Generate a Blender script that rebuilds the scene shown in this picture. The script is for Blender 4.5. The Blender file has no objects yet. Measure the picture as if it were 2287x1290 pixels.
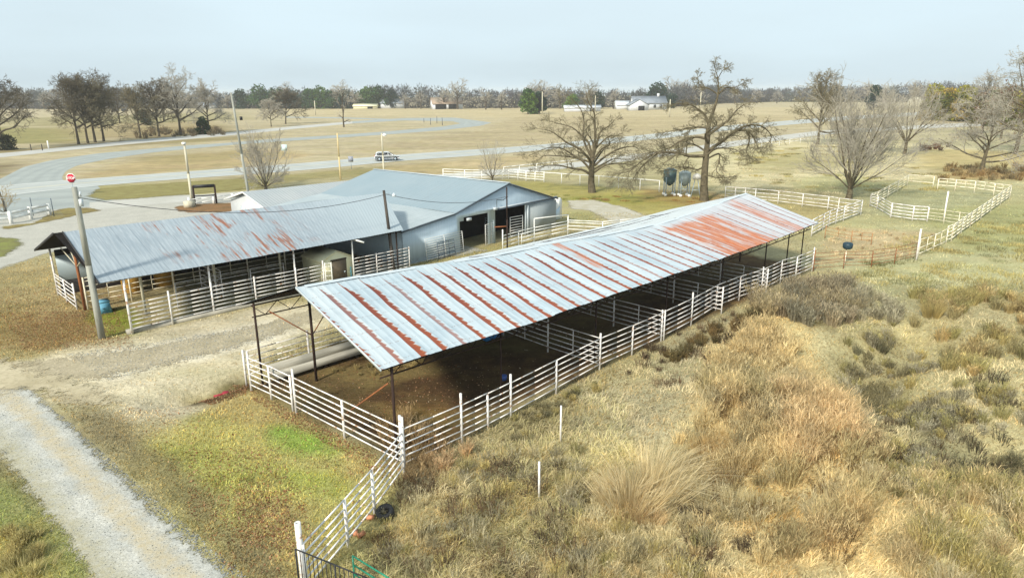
import bpy, math, random
import numpy as np
from mathutils import Vector

# ---------------------------------------------------------------- camera
sc = bpy.context.scene
FPX, CXP, CYP, CAMH = 1525.0, 1143.5, 645.0, 12.0
PITCH, ROLL = math.radians(16.1), math.radians(0.4)
_fw = np.array([0, math.cos(PITCH), -math.sin(PITCH)])
_rt = np.array([1.0, 0, 0])
_up = np.cross(_rt, _fw)
_R = _rt * math.cos(ROLL) - _up * math.sin(ROLL)
_U = _up * math.cos(ROLL) + _rt * math.sin(ROLL)
from mathutils import Matrix
cd = bpy.data.cameras.new('camera')
cam = bpy.data.objects.new('camera', cd)
sc.collection.objects.link(cam)
m = Matrix([[_R[0], _U[0], -_fw[0], 0], [_R[1], _U[1], -_fw[1], 0], [_R[2], _U[2], -_fw[2], CAMH], [0, 0, 0, 1]])
cam.matrix_world = m
cd.sensor_width = 36
cd.lens = 36 * FPX / 2287.0
cd.clip_start = 0.1
cd.clip_end = 9000
sc.camera = cam

# ---------------------------------------------------------------- world and sun
SUN_EL, SUN_AZ = math.radians(36), math.radians(-148)      # azimuth from +Y, clockwise
w = bpy.data.worlds.new('World')
sc.world = w
w.use_nodes = True
nt = w.node_tree
nt.nodes.clear()
sky = nt.nodes.new('ShaderNodeTexSky')
sky.sky_type = 'NISHITA'
sky.sun_disc = False
sky.sun_elevation = SUN_EL
sky.sun_rotation = SUN_AZ
sky.air_density = 1.0
sky.dust_density = 3.0
sky.ozone_density = 1.6
hs = nt.nodes.new('ShaderNodeHueSaturation')
hs.inputs['Saturation'].default_value = 0.5
tc = nt.nodes.new('ShaderNodeTexCoord')
mp = nt.nodes.new('ShaderNodeMapping')
mp.inputs['Scale'].default_value = (1.2, 1.2, 6.0)
nz = nt.nodes.new('ShaderNodeTexNoise')
nz.inputs['Scale'].default_value = 1.6
nz.inputs['Detail'].default_value = 5
rp = nt.nodes.new('ShaderNodeMapRange')
rp.inputs['From Min'].default_value = 0.35
rp.inputs['From Max'].default_value = 0.7
rp.inputs['To Min'].default_value = 0.74
rp.inputs['To Max'].default_value = 0.97
mx = nt.nodes.new('ShaderNodeMix')
mx.data_type = 'RGBA'
mx.inputs[7].default_value = (5.1, 6.2, 6.75, 1)      # thin even overcast
bg = nt.nodes.new('ShaderNodeBackground')
bg.inputs['Strength'].default_value = 0.09
wo = nt.nodes.new('ShaderNodeOutputWorld')
L = nt.links.new
L(sky.outputs[0], hs.inputs['Color'])
L(tc.outputs['Generated'], mp.inputs[0]); L(mp.outputs[0], nz.inputs['Vector']); L(nz.outputs[0], rp.inputs[0])
L(rp.outputs[0], mx.inputs[0]); L(hs.outputs[0], mx.inputs[6]); L(mx.outputs[2], bg.inputs['Color']); L(bg.outputs[0], wo.inputs[0])

sd = bpy.data.lights.new('sun', 'SUN')
sd.energy = 3.3
sd.angle = math.radians(6)
sd.color = (1.0, 0.93, 0.80)
sun = bpy.data.objects.new('sun', sd)
sc.collection.objects.link(sun)
_sv = Vector((math.sin(SUN_AZ) * math.cos(SUN_EL), math.cos(SUN_AZ) * math.cos(SUN_EL), math.sin(SUN_EL)))
sun.rotation_euler = _sv.to_track_quat('Z', 'Y').to_euler()
sun.location = (-60, -20, 60)

sc.view_settings.view_transform = 'Standard'
sc.view_settings.look = 'None'
sc.view_settings.gamma = 1
sc.view_settings.exposure = 0.72
sc.cycles.volume_bounces = 1
sc.cycles.max_bounces = 8
sc.cycles.transparent_max_bounces = 12

HAZE = 0.0002
rng = random.Random(7)
nr = np.random.default_rng(11)

# ---------------------------------------------------------------- pixel -> place helpers
RELIEF = []   # (x, y, dx, dy, angle, height)
def hz(x, y):
    x = np.asarray(x, float); y = np.asarray(y, float)
    z = np.zeros(np.broadcast(x, y).shape)
    for (cx, cy, rx, ry, a, h) in RELIEF:
        ca, sa = math.cos(a), math.sin(a)
        dx, dy = x - cx, y - cy
        p = (dx * ca + dy * sa) / rx
        q = (-dx * sa + dy * ca) / ry
        z = z + h * np.exp(-(p * p + q * q) ** 1.5)
    return z
def G(px, py, z=None):
    d = _fw + _R * (px - CXP) / FPX - _U * (py - CYP) / FPX
    zz = 0.0 if z is None else z
    for _ in range(1 if z is not None else 4):
        t = (zz - CAMH) / d[2]
        x, y = d[0] * t, d[1] * t
        if z is None: zz = float(hz(x, y))
    return (x, y, zz)
def TOP(bx, by, ty):      # height of an upright thing whose foot is at (bx, by) and top at row ty
    x, y, z = G(bx, by)
    lo, hi = 0, 60
    for _ in range(40):
        mm = (lo + hi) / 2
        v = np.array([x, y, z + mm - CAMH])
        if CYP - FPX * (v @ _U) / (v @ _fw) > ty: lo = mm
        else: hi = mm
    return lo
def PXW(px, y):           # metres per photo pixel at ground distance
    return y / FPX
RELIEF += [
    (15.8, 28.0, 4.2, 2.0, 1.25, -1.4), (20.0, 31.5, 3.2, 2.0, .7, -1.0), (16.8, 20.4, 2.6, 1.5, 0.1, -.8),
    (9.8, 22.0, 2.6, 4.6, 0.1, .7), (8.5, 15.5, 3.2, 2.6, .3, .45), (13.0, 16.0, 3.0, 2.4, .3, .35),
    (22.0, 25.5, 3.4, 2.4, .2, .6), (28.0, 36.0, 5.0, 2.6, .3, .5), (14.0, 33.5, 2.2, 1.6, .6, .4),
]
_ditch = G(470, 868)
RELIEF.append((_ditch[0] - .3, _ditch[1], 2.2, .85, 0.75, -0.55))

# ---------------------------------------------------------------- mesh builder
SUBP = {}
def lin(h, k=1.0):
    h = h.lstrip('#')
    o = []
    for i in (0, 2, 4):
        c = int(h[i:i + 2], 16) / 255
        o.append((c / 12.92 if c <= 0.04045 else ((c + 0.055) / 1.055) ** 2.4) * k)
    return tuple(o)

def tag(o, label=None, cat=None, group=None, kind=None):
    if label: o['label'] = label
    if cat: o['category'] = cat
    if group: o['group'] = group
    if kind: o['kind'] = kind
    return o
def thing(name, label, cat, loc=(0, 0, 0), rz=0.0, group=None):
    o = bpy.data.objects.new(name, None)
    sc.collection.objects.link(o)
    o.location = loc
    o.rotation_euler = (0, 0, rz)
    o.empty_display_size = 0.3
    return tag(o, label, cat, group)
def copy_tree(o, parent=None):
    c = o.copy()
    sc.collection.objects.link(c)
    if parent is not None:
        c.parent = parent
    for ch in [k for k in o.children]:
        copy_tree(ch, c)
    return c

class MB:
    def __init__(s):
        s.v = []; s.f = []; s.n = 0; s.c = []; s.has_c = False
    def add(s, verts, faces, col=None):
        verts = np.asarray(verts, float).reshape(-1, 3)
        for fa in (faces if isinstance(faces, list) and len(faces) and isinstance(faces[0], np.ndarray) else [np.asarray(faces)]):
            s.f.append(np.asarray(fa, int) + s.n)
        s.v.append(verts); s.n += len(verts)
        if col is not None:
            s.has_c = True
            col = np.asarray(col, float)
            if col.ndim == 1: col = np.tile(col, (len(verts), 1))
            s.c.append(col)
        else:
            s.c.append(np.ones((len(verts), 3)) * 0.5)
        return s
    def box(s, c, size, rz=0.0, col=None, rx=0.0, ry=0.0):
        a = np.array([[x, y, z] for z in (-.5, .5) for y in (-.5, .5) for x in (-.5, .5)]) * np.array(size)
        if ry:
            ca, sa = math.cos(ry), math.sin(ry); a = a @ np.array([[ca, 0, sa], [0, 1, 0], [-sa, 0, ca]]).T
        if rx:
            ca, sa = math.cos(rx), math.sin(rx); a = a @ np.array([[1, 0, 0], [0, ca, -sa], [0, sa, ca]]).T
        if rz:
            ca, sa = math.cos(rz), math.sin(rz); a = a @ np.array([[ca, -sa, 0], [sa, ca, 0], [0, 0, 1]]).T
        return s.add(a + np.array(c), np.array([[0, 2, 3, 1], [4, 5, 7, 6], [0, 1, 5, 4], [2, 6, 7, 3], [0, 4, 6, 2], [1, 3, 7, 5]]), col)
    def bar(s, p0, p1, w, h, col=None):     # rectangular bar, h is across in z
        p0 = np.array(p0, float); p1 = np.array(p1, float)
        d = p1 - p0; Lg = np.linalg.norm(d); d /= Lg
        up = np.array([0, 0, 1.0]) if abs(d[2]) < .95 else np.array([0, 1.0, 0])
        a = np.cross(d, up); a /= np.linalg.norm(a); b = np.cross(a, d)
        V = [p + a * sx * w / 2 + b * sy * h / 2 for p in (p0, p1) for sy in (-1, 1) for sx in (-1, 1)]
        return s.add(V, np.array([[0, 1, 3, 2], [4, 6, 7, 5], [0, 4, 5, 1], [2, 3, 7, 6], [0, 2, 6, 4], [1, 5, 7, 3]]), col)
    def segs(s, S, sides=6, cap=True, col=None):   # rows p0 p1 r0 r1
        S = np.asarray(S, float).reshape(-1, 8)
        N = len(S)
        if not N: return s
        p0, p1, r0, r1 = S[:, 0:3], S[:, 3:6], S[:, 6], S[:, 7]
        d = p1 - p0; d /= np.maximum(np.linalg.norm(d, axis=1, keepdims=True), 1e-9)
        ref = np.where(np.abs(d[:, 2:3]) < .9, np.array([[0, 0, 1.0]]), np.array([[1.0, 0, 0]]))
        a = np.cross(d, ref); a /= np.linalg.norm(a, axis=1, keepdims=True)
        b = np.cross(d, a)
        an = np.arange(sides) * 2 * math.pi / sides
        ring = np.cos(an)[None, :, None] * a[:, None, :] + np.sin(an)[None, :, None] * b[:, None, :]
        V = np.concatenate([p0[:, None, :] + ring * r0[:, None, None], p1[:, None, :] + ring * r1[:, None, None]], 1)
        base = (np.arange(N) * 2 * sides)[:, None]
        i = np.arange(sides); j = (i + 1) % sides
        q = np.stack([i, j, j + sides, i + sides], 1)
        F = [(base[:, :, None] + q[None]).reshape(-1, 4)]
        if cap:
            F.append(base + (i + sides)[None]); F.append(base + i[::-1][None])
        c = None
        if col is not None:
            c = np.asarray(col, float)
            if c.ndim == 2: c = np.repeat(c, 2 * sides, axis=0)
        s.add(V.reshape(-1, 3), F, c)
        return s
    def tube(s, pts, r, sides=6, col=None):
        pts = [tuple(p) for p in pts]
        rr = r if isinstance(r, (list, tuple)) else [r] * len(pts)
        return s.segs([list(pts[k]) + list(pts[k + 1]) + [rr[k], rr[k + 1]] for k in range(len(pts) - 1)], sides, True, col)
    def lathe(s, c, prof, sides=16, col=None):   # prof: (r, z)
        V = []; F = []
        for r, z in prof:
            for k in range(sides):
                a = 2 * math.pi * k / sides
                V.append((c[0] + r * math.cos(a), c[1] + r * math.sin(a), c[2] + z))
        for i in range(len(prof) - 1):
            for k in range(sides):
                k2 = (k + 1) % sides
                F.append([i * sides + k, i * sides + k2, (i + 1) * sides + k2, (i + 1) * sides + k])
        return s.add(V, [np.array(F), np.array([list(range(sides))[::-1]]), np.array([[(len(prof) - 1) * sides + k for k in range(sides)]])], col)
    def prism(s, poly, ext, col=None):          # poly 3-D points, extruded by vector ext
        n = len(poly); P = np.array(poly, float); Q = P + np.array(ext, float)
        F = [np.array([list(range(n))[::-1]]), np.array([[n + k for k in range(n)]]),
             np.array([[k, (k + 1) % n, n + (k + 1) % n, n + k] for k in range(n)])]
        return s.add(np.concatenate([P, Q]), F, col)
    def build(s, name, mat, parent=None, label=None, cat=None, group=None, kind=None, local=False, smooth=False, origin=None):
        me = bpy.data.meshes.new(name)
        V = np.concatenate(s.v)
        off = np.zeros(3)
        if parent is not None and not local:
            loc = parent
            while loc is not None:
                off = off + np.array(loc.location); loc = loc.parent
        elif origin is not None:
            off = np.array(origin, float)
        V = V - off
        me.vertices.add(len(V)); me.vertices.foreach_set('co', V.astype(np.float32).ravel())
        tot = np.concatenate([np.full(len(f), f.shape[1]) for f in s.f])
        li = np.concatenate([f.ravel() for f in s.f])
        me.loops.add(len(li)); me.loops.foreach_set('vertex_index', li.astype(np.int32))
        me.polygons.add(len(tot))
        st = np.concatenate([[0], np.cumsum(tot)[:-1]])
        me.polygons.foreach_set('loop_start', st.astype(np.int32))
        me.polygons.foreach_set('loop_total', tot.astype(np.int32))
        if smooth: me.polygons.foreach_set('use_smooth', np.ones(len(tot), bool))
        me.update(calc_edges=True)
        if s.has_c:
            at = me.color_attributes.new('tint', 'FLOAT_COLOR', 'POINT')
            c = np.concatenate(s.c); c = np.concatenate([c, np.ones((len(c), 1))], 1)
            at.data.foreach_set('color', c.astype(np.float32).ravel())
        me.validate()
        if mat is not None: me.materials.append(mat)
        o = bpy.data.objects.new(name, me)
        sc.collection.objects.link(o)
        if parent is not None: o.parent = parent
        elif origin is not None: o.location = origin
        return tag(o, label, cat, group, kind)

# ---------------------------------------------------------------- node helpers
class NT:
    def __init__(s, name):
        s.m = bpy.data.materials.new(name); s.m.use_nodes = True
        s.t = s.m.node_tree; s.t.nodes.clear()
        s.out = s.t.nodes.new('ShaderNodeOutputMaterial')
        s.p = s.t.nodes.new('ShaderNodeBsdfPrincipled')
        s.t.links.new(s.p.outputs[0], s.out.inputs[0])
        s._tc = None
    def n(s, t, **kw):
        x = s.t.nodes.new(t)
        for k, v in kw.items(): setattr(x, k, v)
        return x
    def l(s, a, b): s.t.links.new(a, b)
    def val(s, sock, v):
        if hasattr(v, 'is_linked') or isinstance(v, bpy.types.NodeSocket): s.l(v, sock)
        else: sock.default_value = v
    def obj(s):
        if s._tc is None: s._tc = s.n('ShaderNodeTexCoord')
        return s._tc.outputs['Object']
    def sep(s, v):
        x = s.n('ShaderNodeSeparateXYZ'); s.l(v, x.inputs[0]); return x.outputs
    def ma(s, op, a, b=0.0, c=None, clamp=False):
        x = s.n('ShaderNodeMath', operation=op); x.use_clamp = clamp
        s.val(x.inputs[0], a); s.val(x.inputs[1], b)
        if c is not None: s.val(x.inputs[2], c)
        return x.outputs[0]
    def noise(s, scale, detail=3, rough=.55, vec=None, sc3=None, dim='3D'):
        x = s.n('ShaderNodeTexNoise'); x.inputs['Scale'].default_value = scale
        x.inputs['Detail'].default_value = detail; x.inputs['Roughness'].default_value = rough
        v = vec if vec is not None else s.obj()
        if sc3:
            mpn = s.n('ShaderNodeMapping'); mpn.inputs['Scale'].default_value = sc3; s.l(v, mpn.inputs[0]); v = mpn.outputs[0]
        s.l(v, x.inputs['Vector'])
        return x.outputs[0]
    def mr(s, v, a, b, c=0.0, d=1.0, smooth=False):
        x = s.n('ShaderNodeMapRange')
        if smooth: x.interpolation_type = 'SMOOTHSTEP'
        s.val(x.inputs[0], v)
        for k, q in zip((1, 2, 3, 4), (a, b, c, d)): s.val(x.inputs[k], q)
        return x.outputs[0]
    def mix(s, f, a, b, bt='MIX'):
        x = s.n('ShaderNodeMix', data_type='RGBA', blend_type=bt)
        s.val(x.inputs[0], f)
        for k, q in ((6, a), (7, b)):
            if isinstance(q, tuple) and len(q) == 3: q = q + (1.0,)
            s.val(x.inputs[k], q)
        return x.outputs[2]
    def attr(s, name, out='Color'):
        x = s.n('ShaderNodeAttribute'); x.attribute_name = name; return x.outputs[out]
    def bump(s, h, dist=.02, strength=.6):
        x = s.n('ShaderNodeBump'); x.inputs['Strength'].default_value = strength; x.inputs['Distance'].default_value = dist
        s.l(h, x.inputs['Height']); s.l(x.outputs[0], s.p.inputs['Normal'])
    def col(s, c): s.val(s.p.inputs['Base Color'], c if not (isinstance(c, tuple) and len(c) == 3) else c + (1.0,))
    def rough(s, r): s.val(s.p.inputs['Roughness'], r)
    def spec(s, r): s.val(s.p.inputs['Specular IOR Level'], r)
def basic(name, c1, c2=None, scale=3.0, rough=.7, metal=0.0, spec=.3, bump=0.0, stretch=None, c3=None, s3=12.0):
    t = NT(name)
    if c2 is None: c2 = tuple(x * .8 for x in c1)
    f = t.mr(t.noise(scale, 4, sc3=stretch), .32, .68)
    c = t.mix(f, c1, c2)
    if c3 is not None:
        c = t.mix(t.mr(t.noise(s3, 5, .65), .55, .66, 0, .9), c, c3)
    t.col(c); t.rough(rough); t.spec(spec); t.p.inputs['Metallic'].default_value = metal
    if bump: t.bump(t.noise(scale * 6, 3), bump, .5)
    return t.m
def tinted(name, rough=.8, spec=.15, var=.25, scale=2.0, trans=.45):
    t = NT(name)
    c = t.attr('tint')
    f = t.mr(t.noise(scale, 3), .3, .7, 1 - var, 1 + var)
    g = t.n('ShaderNodeVectorMath', operation='SCALE'); t.l(c, g.inputs[0]); t.l(f, g.inputs['Scale'])
    t.l(g.outputs[0], t.p.inputs['Base Color']); t.rough(rough); t.spec(spec)
    if trans:
        tb = t.n('ShaderNodeBsdfTranslucent'); t.l(g.outputs[0], tb.inputs[0]); ms = t.n('ShaderNodeMixShader'); ms.inputs[0].default_value = trans
        t.l(t.p.outputs[0], ms.inputs[1]); t.l(tb.outputs[0], ms.inputs[2]); t.l(ms.outputs[0], t.out.inputs[0])
    return t.m

M = {}
M['white_pipe'] = basic('white_pipe', lin('e8e6e4'), lin('cfccc8'), 2.5, .5, c3=lin('9c7350'), s3=5.0)
M['clean_white'] = basic('clean_white', lin('ecece8'), lin('dad9d4'), 2.5, .5)
M['yellow_white_pipe'] = basic('yellow_white_pipe', lin('efe9d6'), lin('ddd3b8'), 2.5, .6, c3=lin('a8865c'), s3=4.0)
M['rust_pipe'] = basic('rust_pipe', lin('7a4a30'), lin('96603c'), 3, .85)
M['rust_wood'] = basic('rust_wood', lin('b08458'), lin('8a6444'), 3, .85)
M['dark_rust'] = basic('dark_rust', lin('3a2820'), lin('241a18'), 3, .8)
M['black_metal'] = basic('black_metal', lin('1c1d20'), lin('2a2b2f'), 3, .5)
M['green_pipe'] = basic('green_pipe', lin('2d8a6c'), lin('1f6b55'), 3, .5)
M['dark_pipe'] = basic('dark_pipe', lin('38424e'), lin('4a5664'), 3, .5)
M['under'] = basic('roof_underside', (.012, .011, .011), (.02, .017, .015), 3, .9, spec=.05)  # near-black: the shade under the roofs is put into this colour
M['galv'] = basic('galvanised_steel', lin('a9b6be'), lin('8fa0ac'), 1.5, .5, .3)
M['pole_wood'] = basic('weathered_pole', lin('a3a49a'), lin('7d7f78'), 1.5, .85, bump=.01, stretch=(4, 4, .5))
M['dark_pole'] = basic('dark_creosote_pole', lin('3a3632'), lin('57504a'), 1.5, .85, bump=.01, stretch=(4, 4, .5))
M['light_pole'] = basic('pale_pole', lin('c9c3ac'), lin('aeaa98'), 1.5, .8, stretch=(4, 4, .5))
M['wire'] = basic('wire', (.05, .055, .06), (.07, .07, .08), 3, .6)
M['concrete'] = basic('old_concrete', lin('a8a498'), lin('88857a'), 2, .9, bump=.01)
M['tan_wall'] = basic('tan_siding', lin('e4e0be'), lin('d4d0ae'), 1, .7)
M['brown_door'] = basic('brown_door', lin('5f5444'), lin('544a3c'), 2, .6)
M['blue_plastic'] = basic('blue_plastic', lin('6fa9c4'), lin('5b98b6'), 2, .5)
M['teal_steel'] = basic('teal_steel', lin('4f8c9c'), lin('3b7082'), 2, .5)
M['bark'] = basic('grey_bark', lin('6a6250'), lin('4a4436'), 2.5, .95, spec=.1, bump=.01)
M['bark_dark'] = basic('dark_bark', lin('575044'), lin('443d33'), 2.5, .95, spec=.1)
M['twig'] = basic('olive_twigs', lin('847d66'), lin('6c6552'), .4, .95, spec=.05)
M['twig_grey'] = basic('grey_twigs', lin('aaa599'), lin('938d80'), .4, .95, spec=.05)
M['twig_dark'] = basic('dark_twigs', lin('6a6456'), lin('585246'), .4, .95, spec=.05)
M['leafy'] = tinted('foliage', .85, .1, .35, .5)
M['blade'] = tinted('dry_blades', .8, .1, .18, 1.2)
M['litter'] = tinted('leaf_litter', .8, .1, .2, 1.2)
M['glass_dark'] = basic('dark_glass', (.02, .025, .03), (.03, .035, .04), 2, .15, spec=.6)
M['tyre'] = basic('black_rubber', (.015, .016, .018), (.03, .03, .03), 6, .7)
M['shingle'] = basic('grey_shingle', lin('8b929a'), lin('767d86'), .4, .9)
M['brown_roof'] = basic('brown_tin_roof', lin('a08e7c'), lin('8d7a68'), .3, .7)
M['void'] = basic('painted_dark', (.012, .012, .013), (.02, .02, .02), 2, .95, spec=.02)  # near-black colour standing in for the unlit dark inside buildings
# ================================================================ GROUND
def px_poly(pts): return np.array([G(*p, 0.0)[:2] for p in pts])
def sdist(P, poly):       # signed distance, negative inside
    n = len(poly); d2 = np.full(len(P), 1e18); ins = np.zeros(len(P), bool)
    for i in range(n):
        a = poly[i]; b = poly[(i + 1) % n]; e = b - a; wv = P - a
        t = np.clip((wv @ e) / max(e @ e, 1e-9), 0, 1)
        dd = wv - t[:, None] * e
        d2 = np.minimum(d2, (dd ** 2).sum(1))
        c = ((a[1] <= P[:, 1]) != (b[1] <= P[:, 1]))
        with np.errstate(divide='ignore', invalid='ignore'):
            xi = a[0] + (P[:, 1] - a[1]) / (b[1] - a[1] if b[1] != a[1] else 1e-9) * e[0]
        ins ^= c & (P[:, 0] < xi)
    d = np.sqrt(d2)
    return np.where(ins, -d, d)
def vnoise(P, s, seed):   # cheap value noise in python, -1..1
    r = np.random.default_rng(seed).random((256, 256)) * 2 - 1
    q = P / s; i = np.floor(q).astype(int); f = q - i; f = f * f * (3 - 2 * f)
    g = lambda a, b: r[(i[:, 0] + a) % 256, (i[:, 1] + b) % 256]
    return (g(0, 0) * (1 - f[:, 0]) + g(1, 0) * f[:, 0]) * (1 - f[:, 1]) + (g(0, 1) * (1 - f[:, 0]) + g(1, 1) * f[:, 0]) * f[:, 1]

KG = 0.95
# zones: (pixel outline on the ground, colour, softness in metres, strength)
ZONES = [
    # far fields, back to front
    ([(-400, 236), (2700, 226), (2700, 300), (1500, 330), (1100, 400), (-400, 420)], 'c6b898', 8, .95),
    ([(600, 243), (1750, 240), (2050, 245), (1900, 262), (1400, 290), (1100, 262), (640, 258)], 'd0bf98', 10, .8),
    ([(1150, 262), (1900, 258), (1500, 292), (1050, 330), (700, 345), (1090, 288)], 'bcab88', 4, .7),
    ([(-300, 285), (160, 285), (200, 318), (-300, 332)], '8f8a4c', 5, .8),
    ([(120, 276), (480, 268), (500, 292), (180, 314)], 'a48f62', 4, .6),
    ([(0, 265), (520, 250), (560, 268), (0, 285)], '9f9768', 10, .7),
    ([(-100, 360), (200, 332), (600, 308), (600, 302), (200, 322), (-100, 345)], '8f8158', 2, .8),
    ([(-200, 375), (50, 362), (0, 405), (-200, 420)], '6f6046', 2, .8),
    ([(165, 392), (330, 352), (600, 330), (700, 345), (560, 370), (200, 398)], 'c0a97c', 3, .8),
    ([(300, 352), (520, 338), (620, 345), (330, 372)], 'a79a6c', 3, .6),
    ([(210, 425), (560, 395), (820, 374), (1000, 362), (1000, 385), (700, 402), (560, 420), (270, 446)], '98905e', 2, .85),
    ([(860, 372), (1200, 345), (1230, 352), (1050, 388), (850, 396)], 'ccb68a', 2, .7),
    ([(1380, 262), (2287, 250), (2287, 262), (1400, 300)], 'c6b58e', 5, .5),
    ([(1130, 402), (1480, 425), (1600, 440), (1570, 480), (1400, 478), (1260, 445), (1140, 420)], '99904f', 1.5, .85),
    ([(1240, 440), (1560, 430), (1560, 452), (1260, 462)], '8f9140', 1.2, .5),
    ([(1420, 420), (1640, 432), (1600, 462), (1450, 450)], '9a7650', 1.5, .5),
    ([(1560, 330), (1850, 305), (2287, 330), (2400, 420), (1950, 400), (1640, 430), (1550, 400)], 'c6bb96', 2.5, .8),
    ([(1700, 350), (1900, 340), (1930, 372), (1720, 385)], '9b9166', 3, .6),
    ([(2020, 290), (2400, 275), (2400, 345), (2060, 322)], 'aca584', 2.5, .6),
    ([(2060, 330), (2400, 345), (2400, 400), (2140, 402), (2040, 372)], 'b09c64', 2, .6),
    ([(2140, 375), (2320, 385), (2320, 405), (2130, 400)], '8a6a42', 1.2, .6),
    ([(1880, 405), (2287, 402), (2400, 520), (2287, 640), (2040, 640), (1830, 600), (1830, 500)], 'aaa67e', 2, .85),
    ([(1950, 425), (2240, 430), (2110, 500), (1960, 480)], 'a0a280', 1, .6),
    ([(1850, 505), (2100, 520), (2040, 580), (1830, 590)], 'b8a682', 1, .9),
    ([(1650, 440), (1910, 455), (1850, 500), (1700, 470)], 'a89a6a', 1, .8),
    ([(2040, 470), (2400, 450), (2400, 560), (2150, 570)], '989a66', 1.2, .6),
    ([(1960, 600), (2287, 640), (2200, 680), (1960, 650)], '8e9168', 1, .6),
    ([(280, 285), (520, 280), (520, 300), (300, 312)], '7c6c4a', 2, .7),
    ([(1640, 345), (1800, 335), (1830, 360), (1680, 380)], 'a89e70', 2, .6),
    ([(1750, 400), (1900, 385), (1990, 420), (1800, 430)], 'a3a272', 1.5, .6),
    # right foreground rough
    ([(1820, 600), (2400, 560), (2600, 1400), (700, 1400), (900, 1060), (1350, 830), (1640, 690)], 'bdb38a', 1.5, .9),
    ([(1900, 580), (2287, 560), (2400, 660), (2000, 690), (1870, 640)], 'a9a982', 2, .7),
    ([(2000, 640), (2400, 640), (2400, 760), (2040, 760)], '9a9272', 1.5, .6),
    ([(1480, 760), (1640, 700), (1700, 780), (1580, 860), (1480, 850)], '99967f', 1, .6),
    ([(1280, 880), (1560, 800), (1640, 900), (1500, 980), (1260, 960)], 'b3ac8e', 1, .7),
    ([(1560, 760), (1800, 690), (1980, 1010), (1960, 1290), (1700, 1290), (1560, 980)], 'ccb884', 1, .7),
    ([(1830, 740), (1990, 720), (2100, 800), (2000, 930), (1890, 860)], '8a8460', .7, .6),
    ([(1960, 930), (2100, 900), (2200, 1000), (2287, 1000), (2287, 1080), (2130, 1080)], '6f6e56', .8, .7),
    ([(1760, 640), (1900, 690), (1860, 740), (1740, 700)], '6e6647', .8, .6),
    ([(900, 1150), (1300, 1020), (1500, 1290), (1400, 1400), (760, 1400)], 'aea47a', 1, .6),
    ([(1100, 950), (1280, 880), (1300, 960), (1160, 1010)], '7c7458', .6, .5),
    # left foreground
    ([(-400, 600), (300, 590), (300, 780), (0, 800), (-400, 830)], 'a3936a', 2, .9),
    ([(-100, 660), (290, 740), (120, 770), (-100, 760)], '8d7a4e', 1.5, .8),
    ([(0, 730), (200, 690), (280, 720), (90, 780)], '846f4b', 1, .7),
    ([(200, 690), (300, 690), (310, 752), (230, 752)], '7f8c2c', .5, .9),
    ([(-300, 600), (60, 610), (120, 660), (0, 700), (-300, 700)], '8f8560', 1.5, .5),
    ([(230, 760), (620, 680), (700, 680), (760, 720), (560, 800), (540, 870), (420, 960), (160, 880), (40, 820)], 'cdc2a6', 1, .95),
    ([(300, 770), (600, 715), (680, 740), (500, 790), (250, 850), (60, 830)], 'd6cdb8', .6, .85),
    ([(560, 870), (900, 1050), (870, 1110), (700, 1400), (620, 1400), (420, 1180), (280, 1000), (420, 930)], 'aaa468', .8, .95),
    ([(420, 870), (560, 840), (700, 960), (860, 1060), (780, 1080), (560, 950), (470, 920)], 'b0a070', .6, .8),
    ([(340, 1000), (500, 980), (560, 1060), (420, 1120)], '949a50', .6, .5),
    ([(600, 950), (700, 965), (770, 1005), (750, 1035), (670, 1015), (620, 985)], '7ea044', .6, .8),
    ([(620, 1040), (740, 1050), (800, 1090), (760, 1130), (650, 1090)], '98a54c', .6, .6),
    ([(560, 1120), (700, 1130), (740, 1300), (600, 1300), (500, 1200)], '9a8a62', .6, .6),
    ([(150, 930), (240, 1000), (420, 1150), (560, 1290), (640, 1290), (460, 1110), (300, 960), (190, 900)], '80765a', .5, .8),
    ([(430, 880), (520, 838), (560, 842), (555, 872), (480, 905), (425, 905)], '4c3e2a', .3, .9),
    ([(-200, 1040), (20, 1060), (170, 1230), (220, 1400), (-200, 1400)], '7f8a52', .6, .9),
    ([(-100, 1180), (80, 1170), (100, 1290), (-100, 1400)], 'a3955c', .6, .7),
    ([(-150, 930), (10, 1030), (120, 1130), (60, 1110), (-150, 1000)], '6f6a4a', .4, .7),
    # yards
    ([(-200, 520), (40, 530), (60, 560), (-10, 600), (-200, 610)], '8d9150', 1, .9),
    ([(390, 458), (520, 455), (540, 470), (400, 474)], '96754a', .8, .95),
    ([(200, 415), (560, 402), (560, 425), (280, 448), (190, 440)], '969060', 1, .8),
    ([(122, 462), (210, 462), (235, 470), (130, 492)], 'a09660', .8, .9),
    ([(1262, 470), (1330, 475), (1330, 498), (1268, 498)], '8f8d60', .6, .7),
    ([(700, 660), (900, 600), (1120, 560), (1180, 540), (1100, 545), (900, 590), (760, 640)], '948b5c', .6, .8),
    # paddock dirt floor
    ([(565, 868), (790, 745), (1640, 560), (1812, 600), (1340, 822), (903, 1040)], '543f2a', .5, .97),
    ([(720, 830), (900, 790), (1000, 830), (820, 870)], '8a7b50', .5, .7),
    ([(850, 900), (960, 900), (1060, 930), (930, 1020)], '7d6238', .5, .7),
]
_zones = [(px_poly(z[0]), np.array(lin(z[1], KG * (.74 if i < 13 else 1.0))), z[2], z[3]) for i, z in enumerate(ZONES)]
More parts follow.
